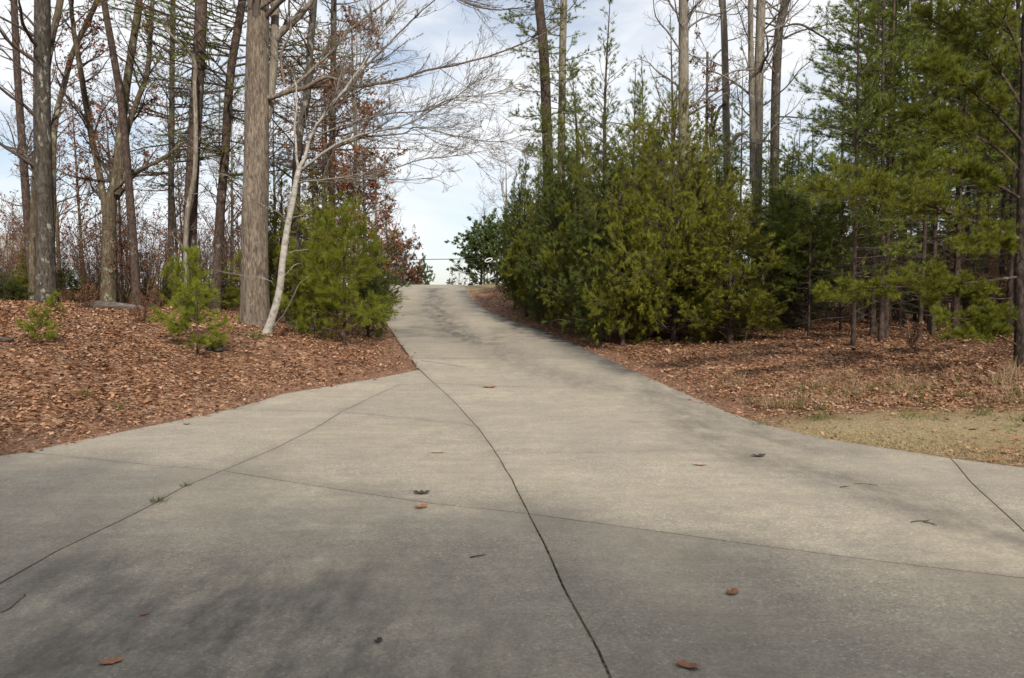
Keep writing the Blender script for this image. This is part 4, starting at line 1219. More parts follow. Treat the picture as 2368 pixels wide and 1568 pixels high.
# undergrowth behind the left bank
br1 = make_brush(71, 2.8, 12, 800)
br2 = make_brush(72, 2.2, 14, 0, 'red_twig')
br3 = make_brush(73, 1.0, 18, 500, 'red_twig', 'dead_leaf', 0.05)
rng = np.random.default_rng(70)
BL = 'bare reddish brown brushwood bush in the undergrowth behind the left bank'
BG = 'brushwood bushes behind the left bank'
for i in range(58):
    px = rng.uniform(-60, 880); d = rng.uniform(24, 38)
    plant('br1' if i % 2 else 'br2', 'brush_bush', br1 if i % 2 else br2, px_x(px, d), d, rng.uniform(0, 6), rng.uniform(0.8, 1.35), BL, 'bush', BG)
for i, (px, py) in enumerate([(195, 712), (205, 705), (335, 712), (360, 716), (390, 705), (330, 745), (150, 700)]):
    young(px, py, 'br3', br3, i, rng.uniform(0.45, 0.75), 'knee high russet bush ' + ['at the left end of the fallen log, front one of two', 'at the left end of the fallen log, rear one of two', 'at the right end of the fallen log', 'between the fallen log and the lone little pine',
          'close behind the lone little pine', 'in front of the foot of the slim grey leaning trunk', 'right of the foot of the lichen spotted trunk'][i], 'low_bush', 'bush', 'low russet bushes on the left bank')
for i, (px, d) in enumerate([(55, 24), (150, 25), (195, 26), (250, 27), (345, 25), (400, 26), (520, 24), (560, 27)]):
    young(px, 700, 'cdA' if i % 2 else 'cdB', cdA, rng.uniform(0, 6), (0.45, 0.45, rng.uniform(0.2, 0.32)),
          'waist high evergreen bush ' + ['left of the lichen spotted trunk', 'just right of the lichen spotted trunk', 'between the lichen spotted trunk and the fanned oak', 'at the foot of the fanned oak', 'right of the slim grey leaning trunk',
                                          'between the slim grey leaning trunk and the reddish pine', 'at the foot of the rough dark pine', 'close behind the massive oak trunk'][i], 'cedar_bush', 'bush', 'low evergreen bushes behind the left bank', d=d)

# bare trees behind the left bank
bareA = make_bare(81, 12, 0.10, 'pale_bark', 'twig', 30, 0.15, 0.25, 7, 6, 0, 700)
bareB = make_bare(82, 11, 0.09, 'brown_bark', 'red_twig', 28, 0.14, 0.25, 7, 6, 0, 1700, 'dead_leaf', 0.11)
for i in range(17):
    px = rng.uniform(-80, 860); d = rng.uniform(28, 46)
    k = i % 2
    plant('bareA' if k else 'bareB', 'bare_tree', bareA if k else bareB, px_x(px, d), d, rng.uniform(0, 6), rng.uniform(0.55, 0.95),
          'thin leafless background tree in the wood behind the left bank', 'tree', 'thin bare trees in the wood behind the left bank')

# far woods on both sides: one mass each
def far_mass(name, label, seed, xs, twig, green=0.0):
    rng = np.random.default_rng(seed)
    g = Geo()
    n = len(xs)
    B = np.array([[x, y, hz(x, y) - 0.1] for x, y in xs])
    Hh = rng.uniform(3.2, 6.8, n)
    A = grow(B, np.stack([rng.normal(0, .06, n), rng.normal(0, .06, n), np.ones(n)], 1), Hh, 8, 0.03, np.zeros(3), rng)
    RA = 0.05 * np.linspace(1, 0.3, 8)[None].repeat(n, 0) * rng.uniform(0.6, 1.6, n)[:, None]
    g.add(*tubes(A, RA, 4))
    Bt, RB = sprout(A, RA, 12, 0.06, 1.0, 0.8, 0.3, 5, 0.15, np.array([0, 0, 0.08]), rng, 0.5, 0.012)
    g.add(*tubes(Bt, RB, 3))
    E, RE_ = sprout(Bt, RB, 6, 0.2, 1.0, 0.7, 0.55, 3, 0.15, np.array([0, 0, 0.06]), rng, 0.6, 0.011)
    g.add(*tubes(E, RE_, 3))
    o = part(name, g.mesh(name, M[twig]), None, 'stuff')
    o['label'] = label
pts = [(rng.uniform(-62, -10), rng.uniform(42, 68)) for _ in range(185)]
pts = [p for p in pts if p[0] < -11 - (p[1] - 48) * 0.15]
far_mass('far_woods', 'far off leafless wood behind the left bank trees', 91, pts, 'red_twig')
pts = [(rng.uniform(6, 62), rng.uniform(38, 66)) for _ in range(170)]
far_mass('far_woods', 'far off leafless wood behind the right hand pines', 92, pts, 'twig')

# ------------------------------------------------------------------ beyond the hill crest
mag = make_broadleaf(62, 4.6, 3.6, 18000, 'magnolia', 0.14)
bro = make_broadleaf(63, 4.6, 3.0, 9000, 'bronze_leaf', 0.15)
def far(px, d, key, make, rot, sc, label, name, cat='tree', group=None, dz=-0.05):
    return plant(key, name, make, px_x(px, d), d, rot, sc, label, cat, group, dz)
far(1112, 47, 'mag', mag, 0.0, (0.95, 0.95, 0.74), 'rounded dark glossy evergreen on the crest at the right of the driveway', 'magnolia_tree')
far(1150, 44, 'mag', mag, 2.0, (0.75, 0.75, 0.78), 'glossy evergreen behind the first small cedars at the top of the drive', 'magnolia_tree')
far(938, 58, 'bro', bro, 0.5, (0.8, 0.8, 0.92), 'bronze leaved tree beyond the crest left of the driveway', 'bronze_tree')
far(976, 60, 'mag', mag, 1.0, (0.5, 0.5, 0.72), 'narrow dark leaved tree beyond the crest touching the bronze leaved tree', 'magnolia_tree')
far(915, 52, 'bro', bro, 2.5, (0.5, 0.5, 0.45), 'low russet shrub beyond the crest at the left driveway edge', 'russet_shrub', 'shrub')
far(1046, 85, 'fpine', make_pine(64, 7.0, 2.0, 1.5, M['far_pine'], 9, 5, 6, 3, 10, 0.25, 0.03, 4), 0.0, 0.75, 'tiny distant pine seen over the crest', 'pine_tree')
far(900, 66, 'palebare', make_bare(65, 11, 0.12, 'pale_bark', 'pale_twig', 34, 0.15, 0.28, 8, 7, 0), 0.0, 1.0, 'pale leafless tree beyond the crest behind the holly', 'bare_tree')
far(870, 62, 'palebare', None, 2.0, 1.15, 'taller pale leafless tree beyond the crest behind the russet oak', 'bare_tree')
far(1060, 75, 'palebare', None, 4.0, 0.5, 'faint leafless tree beyond the crest beside the tiny distant pine', 'bare_tree')
far(1175, 55, 'palebare', None, 1.0, 0.95, 'grey leafless tree above the first small cedars at the top of the drive', 'bare_tree')
far(1120, 60, 'palebare', None, 5.0, 0.78, 'grey leafless tree behind the rounded glossy evergreen', 'bare_tree')

# wire across the drive with a loop of white tape
wd = 41.0
g = Geo()
pw = [at(846, 601, wd), at(930, 601.5, wd), at(985, 600, wd), at(1090, 598.5, wd), at(1168, 595.5, wd)]
Cw = curve(pw, 30); g.add(*tubes(Cw[None], np.full((1, 30), 0.02), 6))
w0 = Cw[0]
single('overhead_wire', g.mesh('overhead_wire', M['wire'], w0, True), 'thin dark wire strung across the driveway at the crest', 'wire', tuple(w0))
th = np.linspace(0, 2 * np.pi, 20)
c0 = at(1130, 601.5, wd)
loop = np.stack([c0[0] + 0.19 * np.cos(th) , np.full(20, c0[1] - 0.02) + 0.03 * np.sin(th), c0[2] + 0.085 * np.sin(th) + 0.10 * np.cos(th) * 0.6], 1)
g = Geo(); g.add(*tubes(np.concatenate([loop, loop[:1]])[None], np.full((1, 21), 0.014), 5))
# a closed ring needs its own frame: thin flat ribbon
g = Geo()
nv = len(th)
inn = loop * 1.0; w_ = np.array([0, 0.03, 0])
off = np.stack([np.cos(th) * 0.02, np.zeros(nv), np.sin(th) * 0.02], 1)
i = np.arange(nv - 1)
V4 = np.concatenate([loop + w_ + off, loop - w_ + off, loop - w_ - off, loop + w_ - off])
qs = []
for a_, b_ in ((0, 1), (1, 2), (2, 3), (3, 0)):
    qs.append(np.stack([a_ * nv + i, a_ * nv + i + 1, b_ * nv + i + 1, b_ * nv + i], 1))
g.add(V4, quads=np.concatenate(qs))
single('tape_loop', g.mesh('tape_loop', M['ribbon'], c0), 'loop of white tape hanging on the wire in front of the glossy evergreen', 'tape', tuple(c0))
g = Geo()
cb = curve([at(1090, 110, 40), at(1150, 75, 40), at(1240, -8, 40), at(1400, -150, 40)], 12)
g.add(*tubes(cb[None], np.full((1, 12), 0.006), 5))
single('overhead_cable', g.mesh('overhead_cable', M['wire'], cb[0], True), 'faint thin cable slanting across the open sky above the driveway', 'cable', tuple(cb[0]))

# ------------------------------------------------------------------ right side: tall trunks
tall('pine_tree', 'tall dark pine trunk standing over the small cedars by the driveway, leftmost on that side', 'tree',
     [(1271, 700), (1268, 420), (1265, 290), (1259, 160), (1252, 65), (1246, 0)], 27, (27, 23), 20, 'pine_bark', 'dark_twig', 111, 'pine', zc=4.2, width=1.6, whorls=24, per=4, dead=8, upb=-0.25, n2=8, m=4)
tall('pine_tree', 'pale tan trunk right beside the tall dark pine trunk', 'tree',
     [(1297, 700), (1298, 330), (1301, 130), (1304, 0)], 28.5, (19, 17), 20, 'pale_bark', 'dark_twig', 112, 'pine', zc=4.6, width=1.7, whorls=18, per=3, dead=8, upb=-0.2, n2=7, m=3)
yp = make_pine(113, 9.6, 2.2, 2.3, M['pine'], 18, 5, 7, 4, 11, 0.11, 0.008, 8, 'pine_bark', 0.075, 1.0, 0.45, 0.25, 1.1)
far(1394, 22.5, 'yp', yp, 0.0, 1.0, 'open crowned young pine with its pointed top against the sky', 'pine_tree')
far(1556, 30, 'yp', yp, 2.0, (1.2, 1.2, 1.12), 'dark slender pine left of the tall smooth pale trunk', 'pine_tree')
far(1340, 31, 'yp', yp, 3.0, (1.1, 1.1, 0.8), 'young pine low behind the pale tan trunk', 'pine_tree')
tall('tulip_tree', 'tall smooth pale trunk rising out of the top of the big olive cedar', 'tree',
     [(1583, 700), (1582, 480), (1581, 280), (1581, 100), (1581, 0)], 24, (28, 24), 19, 'pale_bark', 'pale_twig', 114, 'oak', n1=16, t0=0.38, ratio=0.2, n2=7, n3=6, n4=0, wig=0.2)
r, C, R, g_, o = tall('oak_tree', 'slim pinkish trunk with one black dead limb, left of the double trunk', 'tree',
     [(1686, 700), (1682, 400), (1677, 160), (1674, 60), (1671, 0)], 26, (20, 15), 16, 'pale_bark', 'pale_twig', 115, 'oak', n1=14, t0=0.4, ratio=0.2, n2=7, n3=6, wig=0.22)
add_limb(r, o, [(1676, 240), (1664, 250), (1657, 268), (1650, 300), (1640, 316)], 0.06, 0.03, 'rotten', 'dark_twig', g_, 25.9, n=14, tw=None)
add_limb(r, o, [(1686, 335), (1700, 320), (1716, 308), (1728, 304)], 0.075, 0.05, 'pale_bark', 'pale_twig', g_, 25.8, n=10, tw=None)
r, C, R, g_, o = tall('oak_tree', 'grey double trunk with two stems grown together', 'tree',
     [(1750, 700), (1750, 440), (1753, 300), (1754, 190), (1757, 100), (1760, 0)], 24, (26, 22), 18, 'pale_bark', 'pale_twig', 116, 'oak', n1=16, t0=0.36, ratio=0.22, n2=7, n3=6, n4=0, wig=0.24)
add_limb(r, o, [(1741, 420), (1740, 300), (1738, 180), (1736, 60), (1735, -60), (1725, -220)], 0.10, 0.07, 'pale_bark', 'pale_twig', g_, 23.85, n=24, tw=(10, 7, 5), sides=9, ratio=0.3, t0=0.4)
for pts in ([(1747, 330), (1725, 328), (1700, 340), (1675, 348), (1662, 352)], [(1752, 335), (1775, 325), (1790, 338), (1812, 352), (1830, 370)], [(1745, 332), (1720, 308), (1700, 312), (1690, 330)], [(1742, 160), (1700, 165), (1650, 185), (1610, 205)]):
    add_limb(r, o, pts, 0.03, 0.010, 'pale_bark', 'pale_twig', g_, 23.6, n=14, tw=(7, 4, 0), ratio=0.4)
r, C, R, g_, o = tall('oak_tree', 'dark leaning trunk with long crooked limbs right of the double trunk', 'tree',
     [(1790, 700), (1792, 300), (1799, 100), (1808, 40), (1822, -20)], 28, (23, 20), 16, 'dark_bark', 'twig', 117, 'oak', n1=14, t0=0.4, ratio=0.22, n2=7, n3=6, wig=0.22)
add_limb(r, o, [(1805, 65), (1840, 55), (1874, 68), (1910, 90), (1930, 112), (1940, 150)], 0.05, 0.015, 'dark_bark', 'twig', g_, 27.8, n=20, tw=(16, 7, 4), ratio=0.4)
add_limb(r, o, [(1812, 90), (1850, 72), (1900, 60), (1960, 45)], 0.04, 0.012, 'dark_bark', 'twig', g_, 27.8, n=20, tw=(14, 7, 4), ratio=0.4)
add_limb(r, o, [(1800, 270), (1850, 272), (1900, 275), (1930, 270)], 0.03, 0.012, 'dark_bark', 'twig', g_, 27.6, n=16, tw=(12, 6, 4), ratio=0.35)
tall('oak_tree', 'small oak with dull brown leaves behind the slim pinkish trunk', 'tree',
     [(1632, 700), (1632, 480), (1634, 300), (1636, 120)], 31, (9, 6), 11, 'red_twig', 'red_twig', 118, 'oak', n1=22, t0=0.3, ratio=0.18, n2=6, n3=5, nleaf=1800, leaf='bronze_leaf', ls=0.12)

# ------------------------------------------------------------------ right side: cedars along the drive
cdBig = make_cedar(121, 4.7, 2.2, M['cedar'], 28, 7, 3, 3, 0.22, 13, 0.115, 0.0075, 1.9)
cp = G(1558, 790)
plant('cdBig', 'cedar_tree', cdBig, float(cp[0]), float(cp[1]), 0.0, (0.95, 0.95, 1.27), 'big broad olive cedar, nearest evergreen at the right driveway edge', 'tree')
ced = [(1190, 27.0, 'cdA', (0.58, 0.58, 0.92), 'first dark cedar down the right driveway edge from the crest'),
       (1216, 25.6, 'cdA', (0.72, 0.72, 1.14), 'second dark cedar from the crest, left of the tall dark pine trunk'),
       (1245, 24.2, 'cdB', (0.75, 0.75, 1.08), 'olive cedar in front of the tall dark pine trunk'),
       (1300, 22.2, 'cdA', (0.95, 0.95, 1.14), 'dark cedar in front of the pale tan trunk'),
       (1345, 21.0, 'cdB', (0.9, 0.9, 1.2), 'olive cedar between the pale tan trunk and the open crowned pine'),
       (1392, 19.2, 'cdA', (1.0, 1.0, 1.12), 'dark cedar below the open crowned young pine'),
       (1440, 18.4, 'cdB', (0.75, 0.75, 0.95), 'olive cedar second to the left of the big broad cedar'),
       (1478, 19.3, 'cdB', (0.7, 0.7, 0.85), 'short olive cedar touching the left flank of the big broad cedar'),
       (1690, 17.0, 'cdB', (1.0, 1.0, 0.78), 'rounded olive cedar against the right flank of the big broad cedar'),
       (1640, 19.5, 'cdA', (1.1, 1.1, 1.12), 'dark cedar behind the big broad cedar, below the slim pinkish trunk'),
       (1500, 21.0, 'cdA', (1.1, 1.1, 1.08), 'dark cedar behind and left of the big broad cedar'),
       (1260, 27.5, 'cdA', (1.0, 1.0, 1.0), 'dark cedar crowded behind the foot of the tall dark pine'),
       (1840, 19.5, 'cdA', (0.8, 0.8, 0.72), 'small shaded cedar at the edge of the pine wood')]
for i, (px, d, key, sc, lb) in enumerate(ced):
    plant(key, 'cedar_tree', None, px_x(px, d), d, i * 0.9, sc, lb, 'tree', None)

fl = make_pine(125, 6.2, 1.2, 2.0, M['pine'], 15, 5, 9, 4, 13, 0.13, 0.008, 10, 'pine_bark', 0.05, 1.3, 0.5, 0.1, 1.1)
for i, (px, d, sc, lb) in enumerate([(1335, 23.5, (1, 1, 1.2), 'soft young pine rising between the small cedars, right of the pale tan trunk'),
                                     (1445, 21.5, (1, 1, 1.12), 'soft young pine rising behind the left flank of the big broad cedar'),
                                     (1270, 25.5, (0.9, 0.9, 1.05), 'soft young pine around the foot of the tall dark pine trunk'),
                                     (1500, 24.5, (1, 1, 1.25), 'soft young pine between the open crowned pine and the tall smooth pale trunk'),
                                     (1645, 22.5, (1, 1, 0.85), 'soft young pine right behind the top of the big broad cedar'),
                                     (1810, 23.0, (1, 1, 0.86), 'soft bluish young pine just right of the double trunk'),
                                     (1885, 21.0, (0.9, 0.9, 0.82), 'soft young pine filling the front of the wood right of the double trunk')]):
    plant('fl', 'pine_tree', fl, px_x(px, d), d, i * 1.7, sc, lb, 'tree', None)

# ------------------------------------------------------------------ right side: the pine wood
fp = [make_pine(131, 9.5, 2.4, 2.3, M['pine'], 11, 5, 9, 4, 12, 0.12, 0.009, 54, 'pine_bark', 0.058),
      make_pine(132, 10.5, 4.0, 2.3, M['pine'], 10, 5, 9, 4, 12, 0.12, 0.009, 70, 'pine_bark', 0.062),
      make_pine(133, 8.0, 1.6, 2.0, M['pine'], 11, 5, 9, 4, 12, 0.12, 0.009, 40, 'pine_bark', 0.046)]
named = [(2040, 16.2, 0, 1.0, 0.2, 'dark pine with a thick crooked foot at the front of the pine wood'),
         (1975, 15.6, 2, 1.0, 1.0, 'thin pine at the front edge of the wood, left of the crooked footed pine'),
         (2020, 17.2, 1, 0.9, 2.2, 'slim pine just left of the crooked footed pine'),
         (2128, 16.2, 2, 1.05, 3.0, 'thin pine rising behind the pale leaved sapling'),
         (2208, 16.5, 0, 0.95, 4.0, 'thin brown pine midway between the pale leaved sapling and the near pine'),
         (1945, 18.0, 2, 0.62, 5.0, 'straight pine with moss at its foot, left front of the wood'),
         (1820, 20.0, 2, 0.52, 0.7, 'reddish thin pine right of the rounded olive cedar'),
         (1865, 18.5, 2, 0.48, 1.7, 'thin pine in the shade two stems right of the rounded olive cedar'),
         (2085, 18.5, 1, 1.05, 2.7, 'tall pine a little behind the crooked footed pine, to its right')]
for px, d, k, s, rz, lb in named:
    plant('fp%d' % k, 'pine_tree', fp[k], px_x(px, d), d, rz, s, lb, 'tree', None)
rng = np.random.default_rng(140)
cnt = 0
for i in range(64):
    px = rng.uniform(1780, 2700); d = rng.uniform(18.5, 42)
    if px > 2400 and d < 20: continue
    k = int(rng.choice([0, 1, 1, 2])) if px > 1975 else 2
    if i < 22: d = rng.uniform(16.2, 21); k = 1 if px > 1975 else 2
    sc_ = rng.uniform(0.8, 1.25) if px > 1975 else rng.uniform(0.8, 1.15) * (0.2 * d + 0.9) / 8.0
    plant('fp%d' % k, 'pine_tree', fp[k], px_x(px, d), d, rng.uniform(0, 6), sc_, 'slender dark stemmed pine deep in the crowded right hand wood', 'tree', 'slender pines deep in the right hand wood')
for i in range(14):
    px = rng.uniform(1300, 1790); d = rng.uniform(27, 42)
    k = int(rng.integers(0, 3))
    plant('fp%d' % k, 'pine_tree', fp[k], px_x(px, d), d, rng.uniform(0, 6), rng.uniform(0.7, 0.95), 'background pine seen over the cedars along the driveway', 'tree', 'background pines behind the cedars')
up_ = make_pine(137, 3.6, 0.5, 1.5, M['pine'], 8, 5, 9, 4, 12, 0.12, 0.007, 0, 'dark_bark', 0.03, 1.4, 0.55, 0.0, 0.7)
for i in range(34):
    px = rng.uniform(1800, 2380) if i < 26 else rng.uniform(2380, 2600); d = rng.uniform(20.5, 30)
    plant('up', 'pine_tree', up_, px_x(px, d), d, rng.uniform(0, 6), rng.uniform(0.65, 1.25), 'feathery knee to head high young pine in the understory of the right hand wood', 'tree', 'young pines in the understory of the right hand wood')
tall('oak_tree', 'pale straight oak trunk among the dark pine stems of the wood', 'tree',
     [(1988, 700), (1997, 400), (2008, 200), (2018, 0)], 21.5, (17, 12), 15, 'pale_bark', 'twig', 150, 'oak', n1=14, t0=0.45, ratio=0.2, n2=6, n3=5)
tall('oak_tree', 'sunlit pale birch like trunk deep in the wood left of the near pine', 'tree',
     [(2132, 700), (2126, 560), (2118, 300), (2110, 0)], 26, (14, 10), 14, 'white_bark', 'twig', 151, 'oak', n1=14, t0=0.45, ratio=0.2, n2=6, n3=5)
tall('oak_tree', 'broad bluish grey trunk deep in the wood behind the near pine branches', 'tree',
     [(2270, 700), (2270, 500), (2272, 300), (2275, 0)], 29, (22, 17), 15, 'oak_bark', 'twig', 152, 'oak', n1=14, t0=0.45, ratio=0.2, n2=6, n3=5)
bs = make_brush(161, 2.6, 3, 900, 'twig', 'beech_leaf', 0.085)
for i, (px, d) in enumerate([(2190, 19.5), (2250, 20.5), (2290, 19.8), (2150, 21.5), (1930, 21), (2070, 22), (2330, 22), (2210, 23), (1875, 22), (2310, 19)]):
    far(px, d, 'bs', bs, i, rng.uniform(0.75, 1.1), 'thin understory sapling holding pale orange dead leaves inside the pine wood', 'beech_sapling', 'sapling', 'orange leaved saplings inside the pine wood')
bs2 = make_brush(162, 0.8, 4, 60, 'twig', 'beech_leaf', 0.10)
far(2112, 14.6, 'bs2', bs2, 0.0, 1.0, 'knee high sapling with large pale tan leaves in front of the pine wood', 'beech_sapling', 'sapling')
BR = 'bare twiggy bush on the shaded floor of the pine wood'
for i in range(60):
    px = rng.uniform(1760, 2600); d = rng.uniform(20, 38)
    plant('br2', 'brush_bush', br2, px_x(px, d), d, rng.uniform(0, 6), rng.uniform(0.7, 1.3), BR, 'bush', 'twiggy bushes on the floor of the pine wood')

# the near pine at the right edge with its long level boughs
nb = G(2359, 848)
ND = float(nb[1])
npine = thing('pine_tree', 'nearest pine with a dark trunk at the right picture edge and long level boughs', 'tree', tuple(nb))
o = npine.location
rng = np.random.default_rng(171)
P = [np.array([nb[0], ND, nb[2] - 0.1])] + [at(px, py, ND) for px, py in [(2358, 760), (2357, 640), (2361, 480), (2366, 250), (2372, 0)]]
P.append(P[-1] + np.array([0.05, 0, 2.5])); P.append(P[-1] + np.array([0, 0, 2.0]))
tg, C, R = trunk_geo(P, [0.076, 0.070, 0.064, 0.058, 0.05, 0.042, 0.03, 0.01], 12, 34, 0.2, 7)
part('trunk', tg.mesh('trunk', M['near_bark'], o, True), npine)
def bough(pts, r0, depth, nt, t0=0.25, ratio=0.16, tn=13):
    Q = [at(px, py, ND + depth * i / (len(pts) - 1)) for i, (px, py) in enumerate(pts)]
    Cb = curve(Q, 24)
    Rb = np.linspace(r0, 0.005, 24)
    g = Geo(); g.add(*tubes(Cb[None], Rb[None], 6))
    A, RA = sprout(Cb[None], Rb[None], nt, t0, 1.0, 0.8, ratio, 6, 0.1, np.array([0, 0, 0.08]), rng, 0.5, 0.004, 0.55, 0.4, 0.2)
    g.add(*tubes(A, RA, 4))
    B, RB = sprout(A, RA, 7, 0.1, 1.0, 0.75, 0.55, 4, 0.1, np.array([0, 0, 0.08]), rng, 0.6, 0.003, 0.6, 0.5, 0.4, 0.08)
    g.add(*tubes(B, RB, 3))
    bo = part('bough', g.mesh('bough', M['pine_bark'], o), npine)
    f = Geo()
    p, d = pick(B, 4, 0.2, 1.0, rng)
    tufts(f, p, d + np.array([0, 0, 0.25]), tn, 0.10, 0.005, 0.55, rng)
    p, d = pick(A, 4, 0.5, 1.0, rng)
    tufts(f, p, d + np.array([0, 0, 0.25]), tn, 0.10, 0.005, 0.55, rng)
    part('needles', f.mesh('needles', M['bright_bough'], o), bo)
bough([(2358, 552), (2310, 535), (2232, 505), (2157, 479), (2085, 462), (1990, 448), (1905, 440)], 0.03, -1.0, 70, 0.22, 0.16)
bough([(2357, 640), (2280, 650), (2200, 658), (2130, 662), (1990, 668), (1910, 686)], 0.024, -0.4, 52, 0.2, 0.13)
bough([(2356, 740), (2313, 732), (2258, 738), (2190, 736)], 0.018, -0.3, 26, 0.25, 0.22)
bough([(2356, 800), (2320, 782), (2290, 775), (2215, 780)], 0.014, -0.3, 24, 0.3, 0.24)
bough([(2358, 690), (2290, 690), (2230, 672), (2160, 690)], 0.016, 0.6, 28, 0.3, 0.2)
bough([(2359, 590), (2330, 570), (2290, 560), (2240, 566)], 0.016, -0.5, 30, 0.2, 0.26)
bough([(2361, 460), (2310, 430), (2230, 395), (2130, 380)], 0.026, -0.4, 44, 0.25, 0.18)
bough([(2362, 400), (2300, 340), (2200, 290), (2100, 270)], 0.026, 0.3, 44, 0.25, 0.2)
bough([(2365, 330), (2290, 250), (2220, 190), (2150, 150)], 0.026, -0.3, 44, 0.2, 0.2)
bough([(2366, 250), (2300, 150), (2230, 90), (2140, 40)], 0.026, 0.4, 44, 0.2, 0.22)
bough([(2368, 150), (2330, 60), (2280, 0), (2220, -60)], 0.022, -0.4, 36, 0.2, 0.25)
bough([(2368, 350), (2420, 300), (2500, 260), (2600, 240)], 0.026, -0.3, 40, 0.2, 0.2)
bough([(2360, 560), (2420, 540), (2500, 530), (2600, 530)], 0.026, -0.3, 40, 0.2, 0.2)

# ------------------------------------------------------------------ dry grass clumps on the right bank
def make_clump(seed, n, L, arch, mat):
    def f():
        rng = np.random.default_rng(seed)
        az = rng.uniform(0, 6.28, n); rr = rng.uniform(0, 0.10, n)
        B = np.stack([np.cos(az) * rr, np.sin(az) * rr, np.full(n, -0.02)], 1)
        sp = rng.uniform(0.1, 0.8, n)
        A = grow(B, np.stack([np.cos(az) * sp, np.sin(az) * sp, np.ones(n)], 1), L * rng.uniform(0.5, 1.2, n), 8, 0.06, np.array([0, 0, -arch]), rng)
        RA = 0.0032 * np.linspace(1, 0.4, 8)[None].repeat(n, 0)
        g = Geo(); g.add(*tubes(A, RA, 3))
        return [('stems', g.mesh('stems', M[mat]))]
    return f
c1 = make_clump(181, 26, 0.75, 0.16, 'tan_grass'); c2 = make_clump(182, 40, 0.35, 0.10, 'tan_grass'); c3 = make_clump(183, 60, 0.18, 0.12, 'green_grass')
def clump(px, py, key, mk, s, label, group=None):
    p = G(px, py)
    plant(key, 'grass_clump', mk, float(p[0]), float(p[1]), px * 0.1, s, label, 'grass clump', group, -0.01)
clump(1715, 838, 'c1', c1, 1.0, 'tall arching tan grass clump at the right foot of the big broad cedar')
clump(1545, 822, 'c1', c1, 0.5, 'few stiff grass stalks under the left skirt of the big broad cedar')
clump(1965, 905, 'c1', c1, 0.62, 'arching tan grass clump in the leaves at the middle of the right bank')
clump(2105, 900, 'c1', c1, 0.55, 'rusty upright grass stalks on the bank below the pine wood')
rng = np.random.default_rng(190)
def short_grass(name, n, x0, x1, y0, y1, L, mat, label, seed):
    rng = np.random.default_rng(seed)
    g = Geo()
    for i in range(n):
        p = G(rng.uniform(x0, x1), rng.uniform(y0, y1))
        k = int(rng.integers(14, 44))
        az = rng.uniform(0, 6.28, k); sp = rng.uniform(0.1, 0.9, k)
        B = np.stack([p[0] + rng.normal(0, 0.07, k), p[1] + rng.normal(0, 0.07, k), np.full(k, p[2] - 0.02)], 1)
        A = grow(B, np.stack([np.cos(az) * sp, np.sin(az) * sp, np.ones(k)], 1), L * rng.uniform(0.4, 1.2, k), 6, 0.07, np.array([0, 0, -0.12]), rng)
        g.add(*tubes(A, 0.0028 * np.linspace(1, 0.4, 6)[None].repeat(k, 0), 3))
    o_ = part(name, g.mesh(name, M[mat]), None, 'stuff')
    o_['label'] = label
short_grass('tan_grass', 46, 1660, 2380, 855, 945, 0.27, 'tan_grass', 'short tan grass standing among the fallen leaves of the right bank', 191)
short_grass('green_grass', 34, 1740, 2380, 880, 985, 0.17, 'green_grass', 'sparse short green grass on the right bank above the dry lawn', 192)
for px, py, s, lb in [(590, 782, 1.3, 'green grass clump at the foot of the pale sapling'), (195, 915, 0.7, 'small green grass clump in the leaves on the left bank'),
                      (270, 945, 0.6, 'lower small green grass clump near the left concrete edge')]:
    clump(px, py, 'c3', c3, s, lb)
for px, py, s, lb in [(365, 1160, 0.5, 'larger green weed tuft growing in the left diagonal joint'), (430, 1125, 0.36, 'smaller green weed tuft growing in the left diagonal joint')]:
    p = D(px, py)
    plant('c3', 'grass_clump', c3, float(p[0]), float(p[1]), px, (s, s, s * 0.7), lb, 'weed', None, -0.005)

# ------------------------------------------------------------------ log, stones, stump, rail and shed boards on the left
lb_ = G(205, 715)
a, b = at(208, 700, 19.0), at(325, 700, 19.6)
a[2] = hz(a[0], a[1]) + 0.09; b[2] = hz(b[0], b[1]) + 0.08
C = curve([a, (a + b) / 2 + np.array([0, 0.1, 0.0]), b], 16)
g = Geo(); V, Q = tubes(C[None], np.linspace(0.115, 0.085, 16)[None], 10); g.add(V, Q)
for e in (0, 15):
    g.add(np.concatenate([V[e * 10:e * 10 + 10], C[e][None]]), tris=[(j, (j + 1) % 10, 10) for j in range(10)])
single('fallen_log', g.mesh('fallen_log', M['log'], a, True), 'grey weathered fallen log lying on the crest of the left bank', 'log', tuple(a))

def stone_mesh(seed, sx, sy, sz, mat, rough=0.25):
    import bmesh
    bm = bmesh.new()
    bmesh.ops.create_icosphere(bm, subdivisions=3, radius=1.0)
    for v in bm.verts:
        n = mnoise.noise(v.co * 1.3 + Vector((seed, 0, 0))) * rough + mnoise.noise(v.co * 3.1 + Vector((0, seed, 0))) * rough * 0.4
        v.co *= 1 + n
        v.co.x *= sx; v.co.y *= sy; v.co.z *= sz
    me = bpy.data.meshes.new('stone'); bm.to_mesh(me); bm.free()
    me.materials.append(mat)
    for p in me.polygons: p.use_smooth = True
    return me
p = G(738, 763)
single('flat_stone', stone_mesh(3, 0.26, 0.16, 0.055, M['stone']), 'flat tan stone lying under the low young pine', 'stone', (p[0], p[1], p[2] + 0.03))
p = G(492, 808)
single('rotten_stump', stone_mesh(9, 0.2, 0.14, 0.09, M['rotten'], 0.4), 'low black rotten stump right of the lone little pine', 'stump', (p[0], p[1], p[2] + 0.02))
p = G(12, 790)
single('stone', stone_mesh(14, 0.12, 0.08, 0.05, M['rotten']), 'dark stone in the leaves at the left picture edge', 'stone', (p[0], p[1], p[2] + 0.02))

